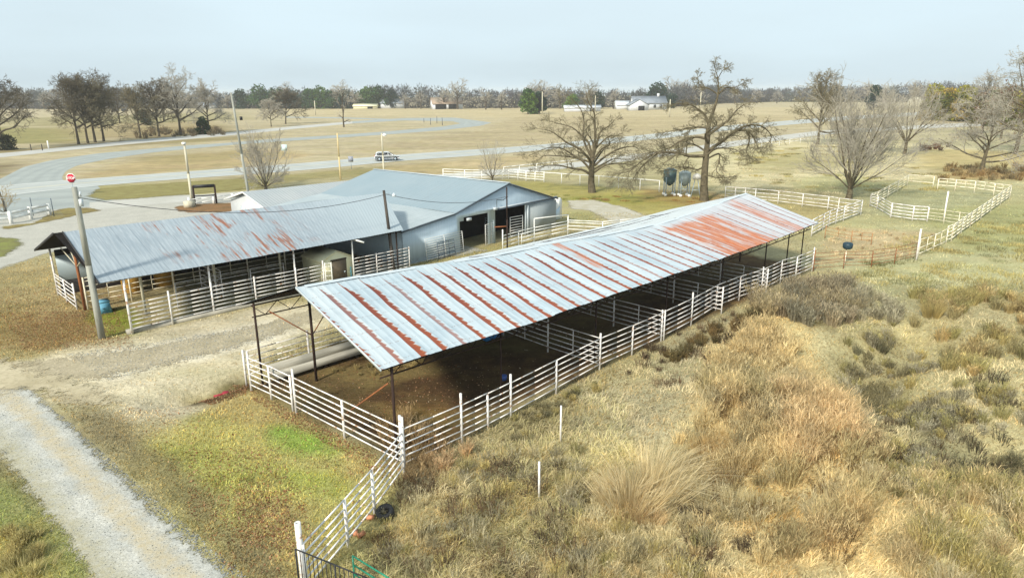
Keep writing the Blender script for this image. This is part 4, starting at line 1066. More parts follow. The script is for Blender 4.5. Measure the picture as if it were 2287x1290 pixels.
# ---------------------------------------------------------------- white office building behind the barns
OD = np.array([-21.4, 58.9])
off = thing('white_office', 'small white gabled building behind the stable with a pale tin roof', 'building', (OD[0], OD[1], 0), math.radians(45))
WD, LD = 8.2, 12.6
MB().prism([(0.3, .5, 0), (.3, WD - .5, 0), (.3, WD - .5, 2.3), (.3, WD / 2, 3.25), (.3, .5, 2.3)], (LD - .6, 0, 0)).build('wall', M['white_siding'], off, local=True)
for sgn in (0, 1):
    V0, V1 = (0, WD / 2) if sgn == 0 else (WD, WD / 2)
    b = MB(); b.add(*slope_mesh(0, LD, lambda s: 2.42 + 0 * s, lambda s: 3.46 + 0 * s, V0, V1, rib=.3, rows=4, hrib=.02)); b.build('roof_slope', M['office_roof'], off, local=True)
b = MB(); b.bar((-.03, 0, 2.38), (-.03, WD / 2, 3.42), .05, .14); b.bar((-.03, WD, 2.38), (-.03, WD / 2, 3.42), .05, .14); b.build('rake_trim', M['clean_white'], off, local=True)
MB().box((.27, WD / 2 + .9, 1.0), (.05, .9, 2.0)).build('door', M['white_trim'], off, local=True)

# ================================================================ POLES, WIRES, SIGNS
def pole(name, label, base, top, r0, r1, mat, lean=(0, 0), cat='pole', h=None):
    x, y, z = G(*base); h = h or TOP(base[0], base[1], top)
    o = thing(name, label, cat, (x, y, z))
    MB().segs([[x, y, z - .2, x + lean[0] * .5, y, z + h * .5, r0, (r0 + r1) / 2], [x + lean[0] * .5, y, z + h * .5, x + lean[0], y + lean[1], z + h, (r0 + r1) / 2, r1]], 12).build('shaft', mat, o)
    return o, (x + lean[0], y + lean[1], z + h)
o, t1 = pole('utility_pole', 'thick pale utility pole in front of the near end of the stable', (228, 756), 418, .17, .12, M['pole_wood'])
MB().box((t1[0] + .2, t1[1], t1[2] - .75), (.14, .14, .35)).segs([[t1[0] + .2, t1[1], t1[2] - .45, t1[0] + .25, t1[1], t1[2] - .2, .07, .03]], 8).build('meter_box', M['white_trim'], o)
o, t2 = pole('utility_pole', 'tall leaning pale utility pole rising behind the white office', (562, 474), 207, .15, .10, M['pole_wood'], (-.7, 0))
MB().box((t2[0] + .75, t2[1] - .1, t2[2] - 2.5), (.22, .22, .35)).build('transformer', M['black_metal'], o)
o, t3 = pole('utility_pole', 'dark creosote utility pole with a lamp between stable and barn', (881, 611), 425, .13, .09, M['dark_pole'], (-.4, 0))
MB().tube([(t3[0], t3[1], t3[2] - .25), (t3[0] + .35, t3[1], t3[2] - .2), (t3[0] + .62, t3[1], t3[2] - .22)], .02, 6).build('lamp_arm', M['galv'], o)
MB().lathe((t3[0] + .66, t3[1], t3[2] - .42), [(.04, .24), (.12, .14), (.15, 0)], 12).build('lamp_head', M['white_trim'], o)
o, t4 = pole('service_mast', 'slim dark pole standing in front of the barn gable peak', (1133, 560), 418, .06, .05, M['dark_rust'])
MB().bar((t4[0] - 1.0, t4[1], 1.9), (t4[0], t4[1], 1.95), .05, .08).build('cross_arm', M['rust_pipe'], o)
o, t5 = pole('light_pole', 'pale light pole beside the dark-framed sign board', (430, 456), 318, .16, .11, M['light_pole'])
MB().box((t5[0], t5[1] - .1, t5[2] - .1), (.35, .3, .25)).build('lamp_head', M['clean_white'], o)
o, t6 = pole('light_pole', 'yellowish bare pole between the tall leaning pole and the white car', (761, 402), 297, .13, .10, basic('yellow_pole', lin('cdbb8d'), lin('bba97c'), 2, .8))
o, t7 = pole('light_pole', 'pale pole with a round lamp in front of the white car', (858, 396), 297, .13, .10, M['light_pole'])
MB().lathe((t7[0] + .4, t7[1], t7[2] - .5), [(.05, .45), (.28, .3), (.3, .1), (.08, 0)], 12).build('lamp_head', M['clean_white'], o)
def wire(label, a, c, sag, r=.018, n=18):
    a = np.array(a); c = np.array(c); pts = [a + (c - a) * t + np.array([0, 0, -sag * 4 * t * (1 - t)]) for t in np.linspace(0, 1, n)]
    MB().tube(pts, r, 5).build('overhead_wire', M['wire'], label=label, cat='wire', origin=tuple(a))
wire('overhead wire from the thick pale pole over the stable roof to the dark pole', (t1[0] + .1, t1[1], t1[2] - .5), (t3[0], t3[1], t3[2] - .3), .95)
wire('overhead wire from the dark pole lamp to the barn gable', (t3[0] + .1, t3[1], t3[2] - .25), C2W(10.9, -.5, 3.75), .55)
# stop sign
x, y, z = G(166, 436); h = TOP(166, 436, 387)
o = thing('stop_sign', 'red octagonal stop sign at the road junction', 'sign', (x, y, z))
MB().segs([[x, y, z - .1, x, y, z + h - .3, .035, .035]], 8).build('post', M['galv'], o)
oc = [(x + .62 * math.cos(math.pi / 8 + k * math.pi / 4), y - .06, z + h - .6 + .62 * math.sin(math.pi / 8 + k * math.pi / 4)) for k in range(8)]
ic = [(x + .55 * math.cos(math.pi / 8 + k * math.pi / 4), y - .085, z + h - .6 + .55 * math.sin(math.pi / 8 + k * math.pi / 4)) for k in range(8)]
pl = MB().prism(oc, (0, .03, 0)).build('plate', M['clean_white'], o)
MB().prism(ic, (0, .02, 0)).build('red_face', basic('sign_red', lin('c81434'), lin('b8102c'), 3, .4), pl)
def text(parent, name, s, loc, size, mat, rot=(math.pi / 2, 0, 0), ext=.01):
    cu = bpy.data.curves.new(name, 'FONT'); cu.body = s; cu.size = size; cu.align_x = 'CENTER'; cu.align_y = 'CENTER'; cu.extrude = ext; cu.offset = size * .02
    tmp = bpy.data.objects.new(name, cu); sc.collection.objects.link(tmp)
    bpy.context.view_layer.update()
    me = bpy.data.meshes.new_from_object(tmp.evaluated_get(bpy.context.evaluated_depsgraph_get()))
    bpy.data.objects.remove(tmp)
    me.materials.append(mat); ob = bpy.data.objects.new(name, me); sc.collection.objects.link(ob)
    ob.parent = parent
    par = np.zeros(3); pp_ = parent
    while pp_ is not None: par = par + np.array(pp_.location); pp_ = pp_.parent
    ob.location = tuple(np.array(loc) - par); ob.rotation_euler = rot
    return ob
text(pl, 'lettering', 'STOP', (x, y - .10, z + h - .6), .42, M['clean_white'])
# sign board
a_, c_ = W((436, 458)), W((484, 455))
o = thing('sign_board', 'dark-framed empty sign board beside the pale light pole', 'sign', tuple(a_))
hb_ = TOP(436, 458, 415)
MB().bar(a_ + [0, 0, hb_ - .1], c_ + [0, 0, hb_ - .1], .16, .34).build('header_beam', M['black_metal'], o)
MB().bar(a_ + [0, 0, 1.0], c_ + [0, 0, 1.0], .1, .12).build('bottom_beam', M['black_metal'], o)
for q in (a_, c_): MB().box((q[0], q[1], hb_ / 2), (.16, .16, hb_)).build('post', M['dark_rust'], o)
fence('white low rail fence under the dark-framed sign board', pxposts([(424, 461, 1.0), (478, 455, .9), (520, 449, .9)]), [.35, .75], M['clean_white'], None, .14, .05, name='low_fence', mids=False)
x, y, z = G(424, 463); MB().box((x, y, .35), (.9, .9, .7)).build('concrete_plinth', M['light_pole'], label='square pale plinth at the foot of the pale light pole', cat='plinth', origin=(x, y, 0))
def small_sign(label, base, top, w_, h_, colr, mat=None):
    x, y, z = G(*base); h = TOP(base[0], base[1], top); o = thing('road_sign', label, 'sign', (x, y, z))
    MB().segs([[x, y, z, x, y, z + h, .04, .04]], 6).build('post', M['galv'], o)
    MB().box((x, y - .06, z + h - h_ / 2), (w_, .03, h_)).build('plate', basic('sign_plate_' + str(int(base[0])), lin(colr), lin(colr, .9), 2, .5), o)
small_sign('pale square road sign on the grass between the two roads', (637, 352), 323, 1.15, 1.15, 'c4dadd')
small_sign('small grey sign at the near edge of the highway', (785, 378), 349, .8, .9, '8e93a0')
for i, (bx, by, ty, lab) in enumerate(((947, 274, 264, 'leftmost'), (962, 279, 264, 'second from the left'), (976, 275, 260, 'third from the left'), (988, 280, 263, 'rightmost'))):
    x, y, z = G(bx, by); MB().segs([[x, y, 0, x, y, TOP(bx, by, ty), .12, .1]], 6).build('lane_post', M['dark_pipe'], label='short dark post beside the looping lane, %s of four' % lab, cat='post', origin=(x, y, z), group='posts beside the looping lane')
for (bx, by, ty, lab) in ((1211, 256, 205, 'pale slim utility pole beside the pair of pines'), (1329, 250, 213, 'slim utility pole between the far white shed and the farmhouse'), (1495, 262, 222, 'slim utility pole right of the farmhouse'), (1563, 252, 205, 'pale utility pole behind the tall oak'), (705, 258, 225, 'thin utility pole in front of the evergreen row')):
    x, y, z = G(bx, by); hh = TOP(bx, by, ty); o = thing('utility_pole', lab, 'pole', (x, y, z), 0, 'distant utility poles')
    MB().segs([[x, y, 0, x, y, hh, .3, .22]], 8).build('shaft', M['light_pole'], o); MB().box((x, y, hh - .6), (2.2, .2, .2)).build('cross_arm', M['dark_pole'], o)
x, y, z = G(109, 333); MB().segs([[x, y, 0, x, y, 1.9, .14, .14]], 8).build('white_marker', M['clean_white'], label='white post at the edge of the white gravel lane on the left', cat='post', origin=(x, y, z))
for i, (bx, lab) in enumerate(((70, 'left'), (95, 'right'))):
    x, y, z = G(bx, 336); MB().segs([[x, y, 0, x, y, 1.4, .1, .1]], 6).build('wood_post', M['dark_pole'], label='dark stubby post by the white gravel lane, the %s one of two' % lab, cat='post', origin=(x, y, z), group='dark posts by the white lane')
# old leaning pole at the left edge
o, _t = pole('stub_pole', 'short dark leaning pole with dry vines at the left edge', (16, 476), 426, .10, .07, M['dark_pole'], (-.35, 0))

# ================================================================ FEED BINS, CAR, SMALL OBJECTS
def bin_(label, base, top, r, mat, hleg=1.5):
    x, y, z = G(*base); h = TOP(base[0], base[1], top); o = thing('feed_bin', label, 'feed bin', (x, y, z))
    MB().lathe((x, y, 0), [(.15, 1.15), (r, 1.75), (r, h - .22), (.3, h), (.02, h)], 22).build('hopper', mat, o)
    for k in range(4):
        a = math.pi / 4 + k * math.pi / 2; MB().segs([[x + r * math.cos(a), y + r * math.sin(a), 0, x + r * .98 * math.cos(a), y + r * .98 * math.sin(a), hleg + .7, .07, .07]], 6).build('leg', M['galv'], o)
    MB().segs([[x - r * .7, y - r * .7, .9, x + r * .7, y - r * .7, .9, .03, .03], [x - r * .7, y - r * .7, .3, x + r * .7, y - r * .7, 1.3, .02, .02], [x + r * .7, y - r * .7, .3, x - r * .7, y - r * .7, 1.3, .02, .02]], 5).build('cross_brace', M['galv'], o)
    for k in range(4):
        a = math.pi / 4 + k * math.pi / 2; MB().box((x + r * math.cos(a), y + r * math.sin(a), .12), (.3, .3, .26)).build('foot_block', M['clean_white'], o)
    return o
bin_('dark blue-green feed bin on legs left of the tall oak', (1494, 436), 375, .75, basic('blue_bin', lin('34506a'), lin('647a72'), 1.2, .5))
bin_('pale grey feed bin on legs between the blue bin and the oak', (1527, 438), 381, .7, basic('grey_bin', lin('9aa8ac'), lin('8a9a9e'), 1.2, .5))
x, y, z = G(1553, 441); o = thing('basketball_hoop', 'white fan-shaped backboard on angled legs beside the tall oak', 'backboard', (x, y, z))
hh = TOP(1553, 441, 386)
pts = [(x + .5 * math.cos(a), y - .05, hh - .55 + .5 * math.sin(a)) for a in np.linspace(-.5, math.pi + .5, 14)]
MB().prism(pts, (0, .06, 0)).build('board', M['clean_white'], o)
MB().segs([[x - .6, y - .2, 0, x - .15, y + .05, hh - .7, .05, .05], [x + .5, y - .2, 0, x + .15, y + .05, hh - .7, .05, .05], [x - .45, y - .1, .9, x + .35, y - .1, .9, .03, .03]], 6).build('stand', M['galv'], o)

# white car: side profile lofted across the width
x, y, z = G(865, 359); car = thing('station_wagon', 'white station wagon driving on the highway', 'car', (x, y, .035), math.radians(12))
def car_section(prof, ws, mat, name, parent):
    b = MB(); V = []; n_ = len(prof); m_ = len(ws)
    for (yo, sc_) in ws:
        for (px_, pz_) in prof: V.append((px_ * sc_[0], yo, .55 + (pz_ - .55) * sc_[1] if pz_ > .55 else pz_))
    F = [[i * n_ + k, i * n_ + (k + 1) % n_, (i + 1) * n_ + (k + 1) % n_, (i + 1) * n_ + k] for i in range(m_ - 1) for k in range(n_)]
    b.add(V, [np.array(F), np.array([list(range(n_))]), np.array([[(m_ - 1) * n_ + k for k in range(n_)][::-1]])])
    return b.build(name, mat, parent, local=True)
lower = [(-2.25, .35), (-2.3, .62), (-2.22, .95), (-1.5, 1.0), (.75, 1.0), (1.55, .92), (2.15, .8), (2.3, .62), (2.28, .35)]
MC = NT('car_paint'); MC.col(lin('f0f3f6')); MC.rough(.25); MC.p.inputs['Coat Weight'].default_value = .6; MC = MC.m
body = car_section(lower, [(-.92, (.97, .97)), (-.88, (1, 1)), (.88, (1, 1)), (.92, (.97, .97))], MC, 'body', car)
cab = [(-2.12, .99), (-1.95, 1.4), (-1.7, 1.56), (.1, 1.6), (.45, 1.5), (1.15, 1.0)]
car_section(cab, [(-.86, (1, .98)), (-.72, (.96, 1)), (.72, (.96, 1)), (.86, (1, .98))], MC, 'cabin', car)
for sy in (-1, 1):
    for (pp_) in ([(-1.85, 1.05), (-1.72, 1.42), (-.95, 1.46), (-.9, 1.05)], [(-.82, 1.05), (-.85, 1.46), (.05, 1.48), (.15, 1.05)], [(.22, 1.05), (.15, 1.46), (.4, 1.42), (.92, 1.05)]):
        MB().prism([(a, sy * .865, c) for a, c in pp_], (0, sy * .012, 0)).build('side_window', M['glass_dark'], car, local=True)
MB().prism([(1.17, -.68, 1.02), (.5, -.62, 1.51), (.5, .62, 1.51), (1.17, .68, 1.02)], (.02, 0, .02)).build('windscreen', M['glass_dark'], car, local=True)
MB().prism([(-2.14, -.66, 1.05), (-2.0, -.6, 1.42), (-2.0, .6, 1.42), (-2.14, .66, 1.05)], (-.02, 0, 0)).build('rear_window', M['glass_dark'], car, local=True)
MB().box((0, 0, .34), (4.4, 1.86, .14)).build('sill', basic('car_trim', (.03, .04, .05), (.04, .05, .06), 3, .6), car, local=True)
for wx in (-1.4, 1.45):
    for sy in (-1, 1):
        an = np.linspace(0, 2 * math.pi, 21)[:-1]
        wl = MB().prism([(wx + .37 * math.cos(t), sy * .72, .36 + .37 * math.sin(t)) for t in an], (0, sy * .24, 0)).build('wheel', M['tyre'], car, local=True)
        MB().prism([(wx + .21 * math.cos(t), sy * .96, .36 + .21 * math.sin(t)) for t in an], (0, sy * .015, 0)).build('rim', M['galv'], wl, local=True)
for sy in (-.62, .62):
    MB().box((2.27, sy, .72), (.06, .4, .16)).build('headlight', M['white_trim'], car, local=True)
    MB().box((-2.26, sy * 1.15, .9), (.06, .25, .3)).build('tail_light', basic('tail_red', lin('a02020'), lin('8a1818'), 3, .4), car, local=True)

def tyre(label, base, r, th, rot=0.0):
    x, y, z = G(*base); b = MB(); prof = [(r * .55, 0), (r * .95, .02), (r, th * .3), (r, th * .7), (r * .95, th), (r * .55, th), (r * .5, th * .5), (r * .55, 0)]
    V = []; F = []; n_ = 20
    for i, (rr, zz) in enumerate(prof):
        for k in range(n_): V.append((x + rr * math.cos(2 * math.pi * k / n_), y + rr * math.sin(2 * math.pi * k / n_), z + zz))
    for i in range(len(prof) - 1):
        for k in range(n_): F.append([i * n_ + k, i * n_ + (k + 1) % n_, (i + 1) * n_ + (k + 1) % n_, (i + 1) * n_ + k])
    o = b.add(V, np.array(F)).build('old_tyre', M['tyre'], label=label, cat='tyre', origin=(x, y, z)); return o
o = tyre('black old tyre lying beside the lower white fence', (863, 1152), .27, .26); o.rotation_euler = (.25, -.15, 0)
# upturned dark drum on a post beyond the shed
x, y, z = G(1888, 590); h = TOP(1888, 590, 540)
o = thing('drum_feeder', 'dark teal drum standing on its post in the tan pen', 'drum', (x, y, z))
MB().segs([[x - .05, y, z, x - .05, y, z + h - .45, .04, .04]], 8).build('post', M['yellow_white_pipe'], o)
MB().lathe((x, y, z + h - .5), [(.25, 0), (.33, .1), (.34, .38), (.22, .46)], 18).build('drum', basic('dark_teal', lin('2a4450'), lin('1e333e'), 3, .5), o)
# red valve in the ditch
x, y, z = G(493, 880); o = thing('red_pump', 'small red metal pump lying in the leafy ditch', 'pump', (x, y, z), .5)
MR_ = basic('worn_red', lin('a22a3c'), lin('7c1f2c'), 4, .6)
MB().segs([[-.28, 0, .12, .25, .05, .16, .07, .05], [.05, 0, .12, .2, -.2, .05, .04, .03]], 8).build('body', MR_, o, local=True)
MB().lathe((.2, .05, .12), [(.13, 0), (.16, .05), (.13, .1)], 14).build('flange', MR_, o, local=True)
# clay brick lumps under the lower fence, blue buckets
for i, (bx, by, lab) in enumerate(((828, 1158, 'orange brick beside the tyre under the lower white fence'), (808, 1196, 'orange brick farther down under the lower white fence'), (794, 1192, 'pinkish brick resting against the lower white fence rail'))):
    x, y, z = G(bx, by); MB().box((x, y, z + .05), (.22, .12, .11), i * .9, rx=.2).build('brick', basic('brick_%d' % i, lin('c98a66'), lin('b37a5c'), 5, .9, bump=.01), label=lab, cat='brick', origin=(x, y, z))
x, y, z = G(1098, 757); o = thing('blue_barrel', 'bright blue barrel lying under the eave of the rusty shed', 'barrel', (x, y, z), .8)
b = MB(); an = np.linspace(0, 2 * math.pi, 19)[:-1]; b.prism([(-.45, .3 * math.cos(t), .3 + .3 * math.sin(t)) for t in an], (.9, 0, 0)); b.build('shell', basic('bright_blue', lin('3f8fcf'), lin('2f79b8'), 3, .4), o, local=True)
for q in (-.2, .2): MB().prism([(q, .315 * math.cos(t), .3 + .315 * math.sin(t)) for t in an], (.05, 0, 0)).build('hoop', M['dark_pipe'], o, local=True)
x, y, z = G(1126, 848); MB().lathe((x, y, z), [(.1, 0), (.13, .22), (.12, .22), (.02, .03)], 14).build('bucket', basic('bucket_blue', lin('5570b8'), lin('44609e'), 3, .5), label='small blue bucket on the dirt inside the long white fence', cat='bucket', origin=(x, y, z))

# ================================================================ FAR BUILDINGS
def house(name, label, cx, cy_, L_, W_, he, hr, wall, roof, rz=0.0, cat='house', parts=()):
    x, y, z = G(cx, cy_); o = thing(name, label, cat, (x, y, 0), rz)
    MB().prism([(-L_ / 2, -W_ / 2, 0), (-L_ / 2, W_ / 2, 0), (-L_ / 2, W_ / 2, he), (-L_ / 2, 0, hr - .3), (-L_ / 2, -W_ / 2, he)], (L_, 0, 0)).build('wall', wall, o, local=True)
    b = MB()
    for sg in (-1, 1): b.prism([(-L_ / 2 - .5, sg * (W_ / 2 + .6), he - .25), (-L_ / 2 - .5, 0, hr), (-L_ / 2 - .5, 0, hr + .25), (-L_ / 2 - .5, sg * (W_ / 2 + .6), he)], (L_ + 1, 0, 0))
    b.build('roof', roof, o, local=True)
    for (pn, c_, s_, mt) in parts: MB().box(c_, s_).build(pn, mt, o, local=True)
    return o
MW = basic('white_house_wall', lin('dfe2e6', .85), lin('cfd4da', .85), .3, .7)
house('hay_barn', 'far brown-roofed barn with white gable and dark open side', 997, 243.5, 22, 14, 3.9, 8.0, MW, M['brown_roof'], .25, 'barn', [('dark_bay_slab', (-5.2, -7.05, 1.8), (8, .3, 3.4), M['void']), ('dark_bay_slab', (3.5, -7.05, 1.8), (6, .3, 3.4), M['void'])])  # bays are black slabs on the wall, their inner shade painted
o = house('farmhouse', 'white farmhouse with grey roof and blue porch shadow, right of the hay barn', 1447, 245, 22, 10, 4.2, 8.4, MW, M['shingle'], .1, 'house', [('window', (-2, -5.05, 2.2), (1.6, .2, 2), M['glass_dark']), ('window', (3, -5.05, 2.2), (1.6, .2, 2), M['glass_dark']), ('window', (7, -5.05, 2.2), (1.6, .2, 2), M['glass_dark']), ('chimney', (6.5, 0, 9), (1.4, 1.4, 2.4), MW)])
x, y, z = G(1427, 247); wg = thing('farmhouse_wing', 'white gabled garage wing in front of the farmhouse with a dark door', 'house', (x, y, 0), .1)
MB().prism([(-6, 0, 0), (6, 0, 0), (6, 0, 3.4), (0, 0, 6.6), (-6, 0, 3.4)], (0, 7, 0)).build('wall', MW, wg, local=True)
b = MB(); b.prism([(-6.6, -.4, 3.1), (0, -.4, 6.7), (0, -.4, 7), (-6.6, -.4, 3.5)], (0, 8, 0)); b.prism([(6.6, -.4, 3.1), (0, -.4, 6.7), (0, -.4, 7), (6.6, -.4, 3.5)], (0, 8, 0)); b.build('roof', M['shingle'], wg, local=True)
MB().box((1.5, -.1, 1.4), (4, .2, 2.8)).build('garage_door', M['void'], wg, local=True)
house('farm_outbuilding', 'small white outbuilding just left of the farmhouse', 1394, 244, 12, 7, 3, 5.4, MW, MW, .1, 'shed', [('door', (2, -3.55, 1.2), (2, .15, 2.3), M['shingle'])])
house('white_shed', 'long low white shed behind the broad oak', 1300, 249, 22, 6, 2.4, 3.6, MW, MW, .0, 'shed', [('door', (6, -3.05, 1.1), (3, .15, 2.1), M['glass_dark'])])
house('far_house', 'small far white house half hidden right of the pine clump', 878, 242, 18, 8, 4, 7, MW, M['shingle'], .0, 'house', [('window', (0, -4.05, 2.2), (3, .2, 2), M['glass_dark'])])
house('beige_shed', 'low beige shed under the pine clump near the far field edge', 817, 243, 18, 6, 2.0, 3.6, M['tan_wall'], M['tan_wall'], .0, 'shed', [('door', (4, -3.05, 1), (4, .15, 1.9), M['void'])])
house('far_cottage', 'far white cottage behind the left grove of bare trees', 463, 243, 14, 7, 2.8, 4.8, MW, M['shingle'], .0, 'house', [('window', (0, -3.55, 1.6), (3, .2, 1.4), M['glass_dark'])])
x, y, z = G(2043, 243); MB().lathe((x, y, 0), [(.1, 7.2), (3, 6.6), (4.6, 4.5), (4.6, 0)][::-1], 20).build('grain_bin', M['light_pole'], label='pale dome of a grain bin left of the olive cedars', cat='grain bin', origin=(x, y, 0))
for i, (bx, colr, lab) in enumerate(((258, '2c3540', 'dark parked van seen between the left grove trunks'), (279, '20262e', 'black parked car right of the dark van in the left grove'))):
    x, y, z = G(bx, 249); o = thing('far_vehicle', lab, 'car', (x, y, 0)); mt = basic('far_paint_%d' % i, lin(colr), lin(colr, .8), 1, .3)
    bd = car_section([(a, c * 1.15) for a, c in lower], [(-.92, (.97, .97)), (-.88, (1, 1)), (.88, (1, 1)), (.92, (.97, .97))], mt, 'body', o); car_section([(a, c * 1.2) for a, c in cab], [(-.86, (1, .98)), (.86, (1, .98))], M['glass_dark'], 'cabin', o)
    for wx in (-1.4, 1.45): MB().prism([(wx + .37 * math.cos(t), -.95, .36 + .37 * math.sin(t)) for t in an], (0, 1.9, 0)).build('wheel', M['tyre'], o, local=True)
# ================================================================ TREES
def vn(v):
    l_ = math.sqrt(v[0] * v[0] + v[1] * v[1] + v[2] * v[2]) or 1e-9
    return (v[0] / l_, v[1] / l_, v[2] / l_)
def grow(rg, p, d, Lg, r, lvl, out, pr):
    mx_ = pr['levels']
    ns = max(2, min(9, int(round(Lg / pr['seg'][min(lvl, len(pr['seg']) - 1)]))))
    pts = [p]; st = Lg / ns; wig = pr['wig'][min(lvl, len(pr['wig']) - 1)]; tr = pr['trop'][min(lvl, len(pr['trop']) - 1)]
    rads = [r]
    for i in range(ns):
        d = vn((d[0] + rg.gauss(0, wig), d[1] + rg.gauss(0, wig), d[2] + rg.gauss(0, wig) + tr))
        p = (p[0] + d[0] * st, p[1] + d[1] * st, max(.2, p[2] + d[2] * st))
        r1 = max(r * (1 - .78 * (i + 1) / ns), pr['rmin'])
        out.append((lvl, pts[-1][0], pts[-1][1], pts[-1][2], p[0], p[1], p[2], rads[-1], r1)); pts.append(p); rads.append(r1)
    if lvl < mx_:
        nk = pr['kids'][min(lvl, len(pr['kids']) - 1)]
        for k in range(nk):
            t = pr['start'] + (1 - pr['start']) * (k + rg.random()) / nk
            f = t * ns; i = min(ns - 1, int(f)); f -= i
            a, b = pts[i], pts[i + 1]; q = tuple(a[j] + (b[j] - a[j]) * f for j in range(3))
            dd = vn(tuple(b[j] - a[j] for j in range(3)))
            ang = rg.uniform(*pr['ang']); rx = vn((rg.gauss(0, 1), rg.gauss(0, 1), rg.gauss(0, 1) * .8))
            dt = rx[0] * dd[0] + rx[1] * dd[1] + rx[2] * dd[2]
            ux = vn(tuple(rx[j] - dt * dd[j] for j in range(3)))
            nd = tuple(dd[j] * math.cos(ang) + ux[j] * math.sin(ang) for j in range(3))
            ll = Lg * rg.uniform(*pr['lr']) * (1.0 - .45 * t)
            grow(rg, q, nd, ll, max(rads[i] * rg.uniform(.5, .7), pr['rmin']), lvl + 1, out, pr)
PR = dict(levels=4, seg=[1.0, .8, .6, .45, .35], wig=[.06, .14, .2, .25, .3], trop=[.1, .02, .03, .02, .0], kids=[8, 8, 7, 5, 4], start=.25, ang=(.5, 1.05), lr=(.5, .8), rmin=.013)
def build_tree(name, label, base, out, matT, matC, group=None, cut=2, cat='tree', extra=None, loc=None):
    x, y, z = loc or G(*base)
    o = thing(name, label, cat, (x, y, z), 0, group)
    A = np.array(out); T_ = A[A[:, 0] < cut][:, 1:]; C_ = A[A[:, 0] >= cut][:, 1:]
    MB().segs(T_, 9, False).build('trunk', matT, o, local=True, smooth=True)
    mb = MB(); lv = A[A[:, 0] >= cut][:, 0]
    mb.segs(C_[lv <= cut], 6, False); mb.segs(C_[lv > cut], 3, False); mb.build('crown', matC, o, local=True)
    if extra: extra(o, A)
    return o
def mk(seed, H, r0, trunk_h, limbs, **kw):
    """limbs: (height, azimuth, elevation, length, radius)"""
    pr = dict(PR); pr.update(kw); rg = random.Random(seed); out = []
    n_ = 6; p = (0, 0, -.2); rr = r0 * 1.25
    lean = pr.get('lean', (0, 0))
    for i in range(n_):
        q = (lean[0] * (i + 1) / n_ + rg.gauss(0, .03), lean[1] * (i + 1) / n_ + rg.gauss(0, .03), trunk_h * (i + 1) / n_)
        r1 = r0 * (1.1 - pr.get('taper', .35) * (i + 1) / n_); out.append((0, *p, *q, rr, r1)); p = q; rr = r1
    top = p
    for (hh, az, el, ln, rd) in limbs:
        f = min(1, hh / trunk_h); st = (lean[0] * f, lean[1] * f, hh)
        if hh >= trunk_h * .97: st = (top[0], top[1], min(hh, top[2]))
        d = (math.cos(az) * math.cos(el), math.sin(az) * math.cos(el), math.sin(el))
        grow(rg, st, d, ln, rd, 1, out, pr)
    return out
D2R = math.pi / 180
def fan(rg, n_, h0, h1, el0, el1, l0, l1, r, az0=0):
    return [(h0 + (h1 - h0) * rg.random(), az0 + 2.4 * k + rg.uniform(-.3, .3), rg.uniform(el0, el1) * D2R, rg.uniform(l0, l1), r * rg.uniform(.7, 1.1)) for k in range(n_)]
# the broad oak
rg = random.Random(21)
def traced(seed, base, trunk, r0, r1, limbs, pr0, mpp, top=None):
    """limbs drawn in the plane of the tree (u right, w up, metres) with their own depth"""
    pr = dict(PR); pr.update(pr0); rg = random.Random(seed); out = []
    cv = lambda q: ((q[0] - trunk[0][0]) * mpp / 3.486, (trunk[0][1] - q[1]) * mpp / 3.486)
    T_ = [cv(q) for q in trunk]; n_ = len(T_)
    tr3 = [(u_, rg.gauss(0, .05) * i, w_) for i, (u_, w_) in enumerate(T_)]; tr3[0] = (0, 0, -.2)
    rad = [r0 * (1.2 if i == 0 else 1) + (r1 - r0) * (i / (n_ - 1)) for i in range(n_)]
    for i in range(n_ - 1): out.append((0, *tr3[i], *tr3[i + 1], rad[i], rad[i + 1]))
    for (lr0, dep, pts) in limbs:
        L_ = [cv(q) for q in pts]; m_ = len(L_); P3 = []
        for i, (u_, w_) in enumerate(L_):
            f = i / (m_ - 1); P3.append((u_ + (rg.gauss(0, .08) if i else 0), dep * f ** 1.2 + (rg.gauss(0, .12) if i else 0), w_))
        # smooth subdivision
        Q = []
        for i in range(m_ - 1):
            p0, p1, p2, p3 = P3[max(i - 1, 0)], P3[i], P3[i + 1], P3[min(i + 2, m_ - 1)]
            for k in range(3):
                t = k / 3; Q.append(tuple(.5 * (2 * p1[j] + (p2[j] - p0[j]) * t + (2 * p0[j] - 5 * p1[j] + 4 * p2[j] - p3[j]) * t * t + (3 * p1[j] - p0[j] - 3 * p2[j] + p3[j]) * t ** 3) for j in range(3)))
        Q.append(P3[-1]); nq = len(Q); rr = [lr0 * (1 - .85 * i / (nq - 1)) for i in range(nq)]
        tot = sum(math.dist(Q[i], Q[i + 1]) for i in range(nq - 1))
        for i in range(nq - 1):
            out.append((1, *Q[i], *Q[i + 1], rr[i], rr[i + 1]))
            if i >= 2:
                d = vn(tuple(Q[i + 1][j] - Q[i][j] for j in range(3)))
                for _ in range(pr['side']):
                    ang = rg.uniform(*pr['ang']); rx = vn((rg.gauss(0, 1), rg.gauss(0, 1), rg.gauss(0, 1))); dt = sum(rx[j] * d[j] for j in range(3)); ux = vn(tuple(rx[j] - dt * d[j] for j in range(3)))
                    grow(rg, Q[i + 1], tuple(d[j] * math.cos(ang) + ux[j] * math.sin(ang) for j in range(3)), max(.9, tot * rg.uniform(.13, .28)), max(rr[i + 1] * .55, .02), 2, out, pr)
        grow(rg, Q[-1], vn(tuple(Q[-1][j] - Q[-2][j] for j in range(3))), 1.0, rr[-1], 2, out, pr)
    k_ = top / max(q[6] for q in out)
    out = [(q[0], q[1], q[2], q[3] * k_ if q[3] > 0 else q[3], q[4], q[5], q[6] * k_, q[7], q[8]) for q in out]
    return out
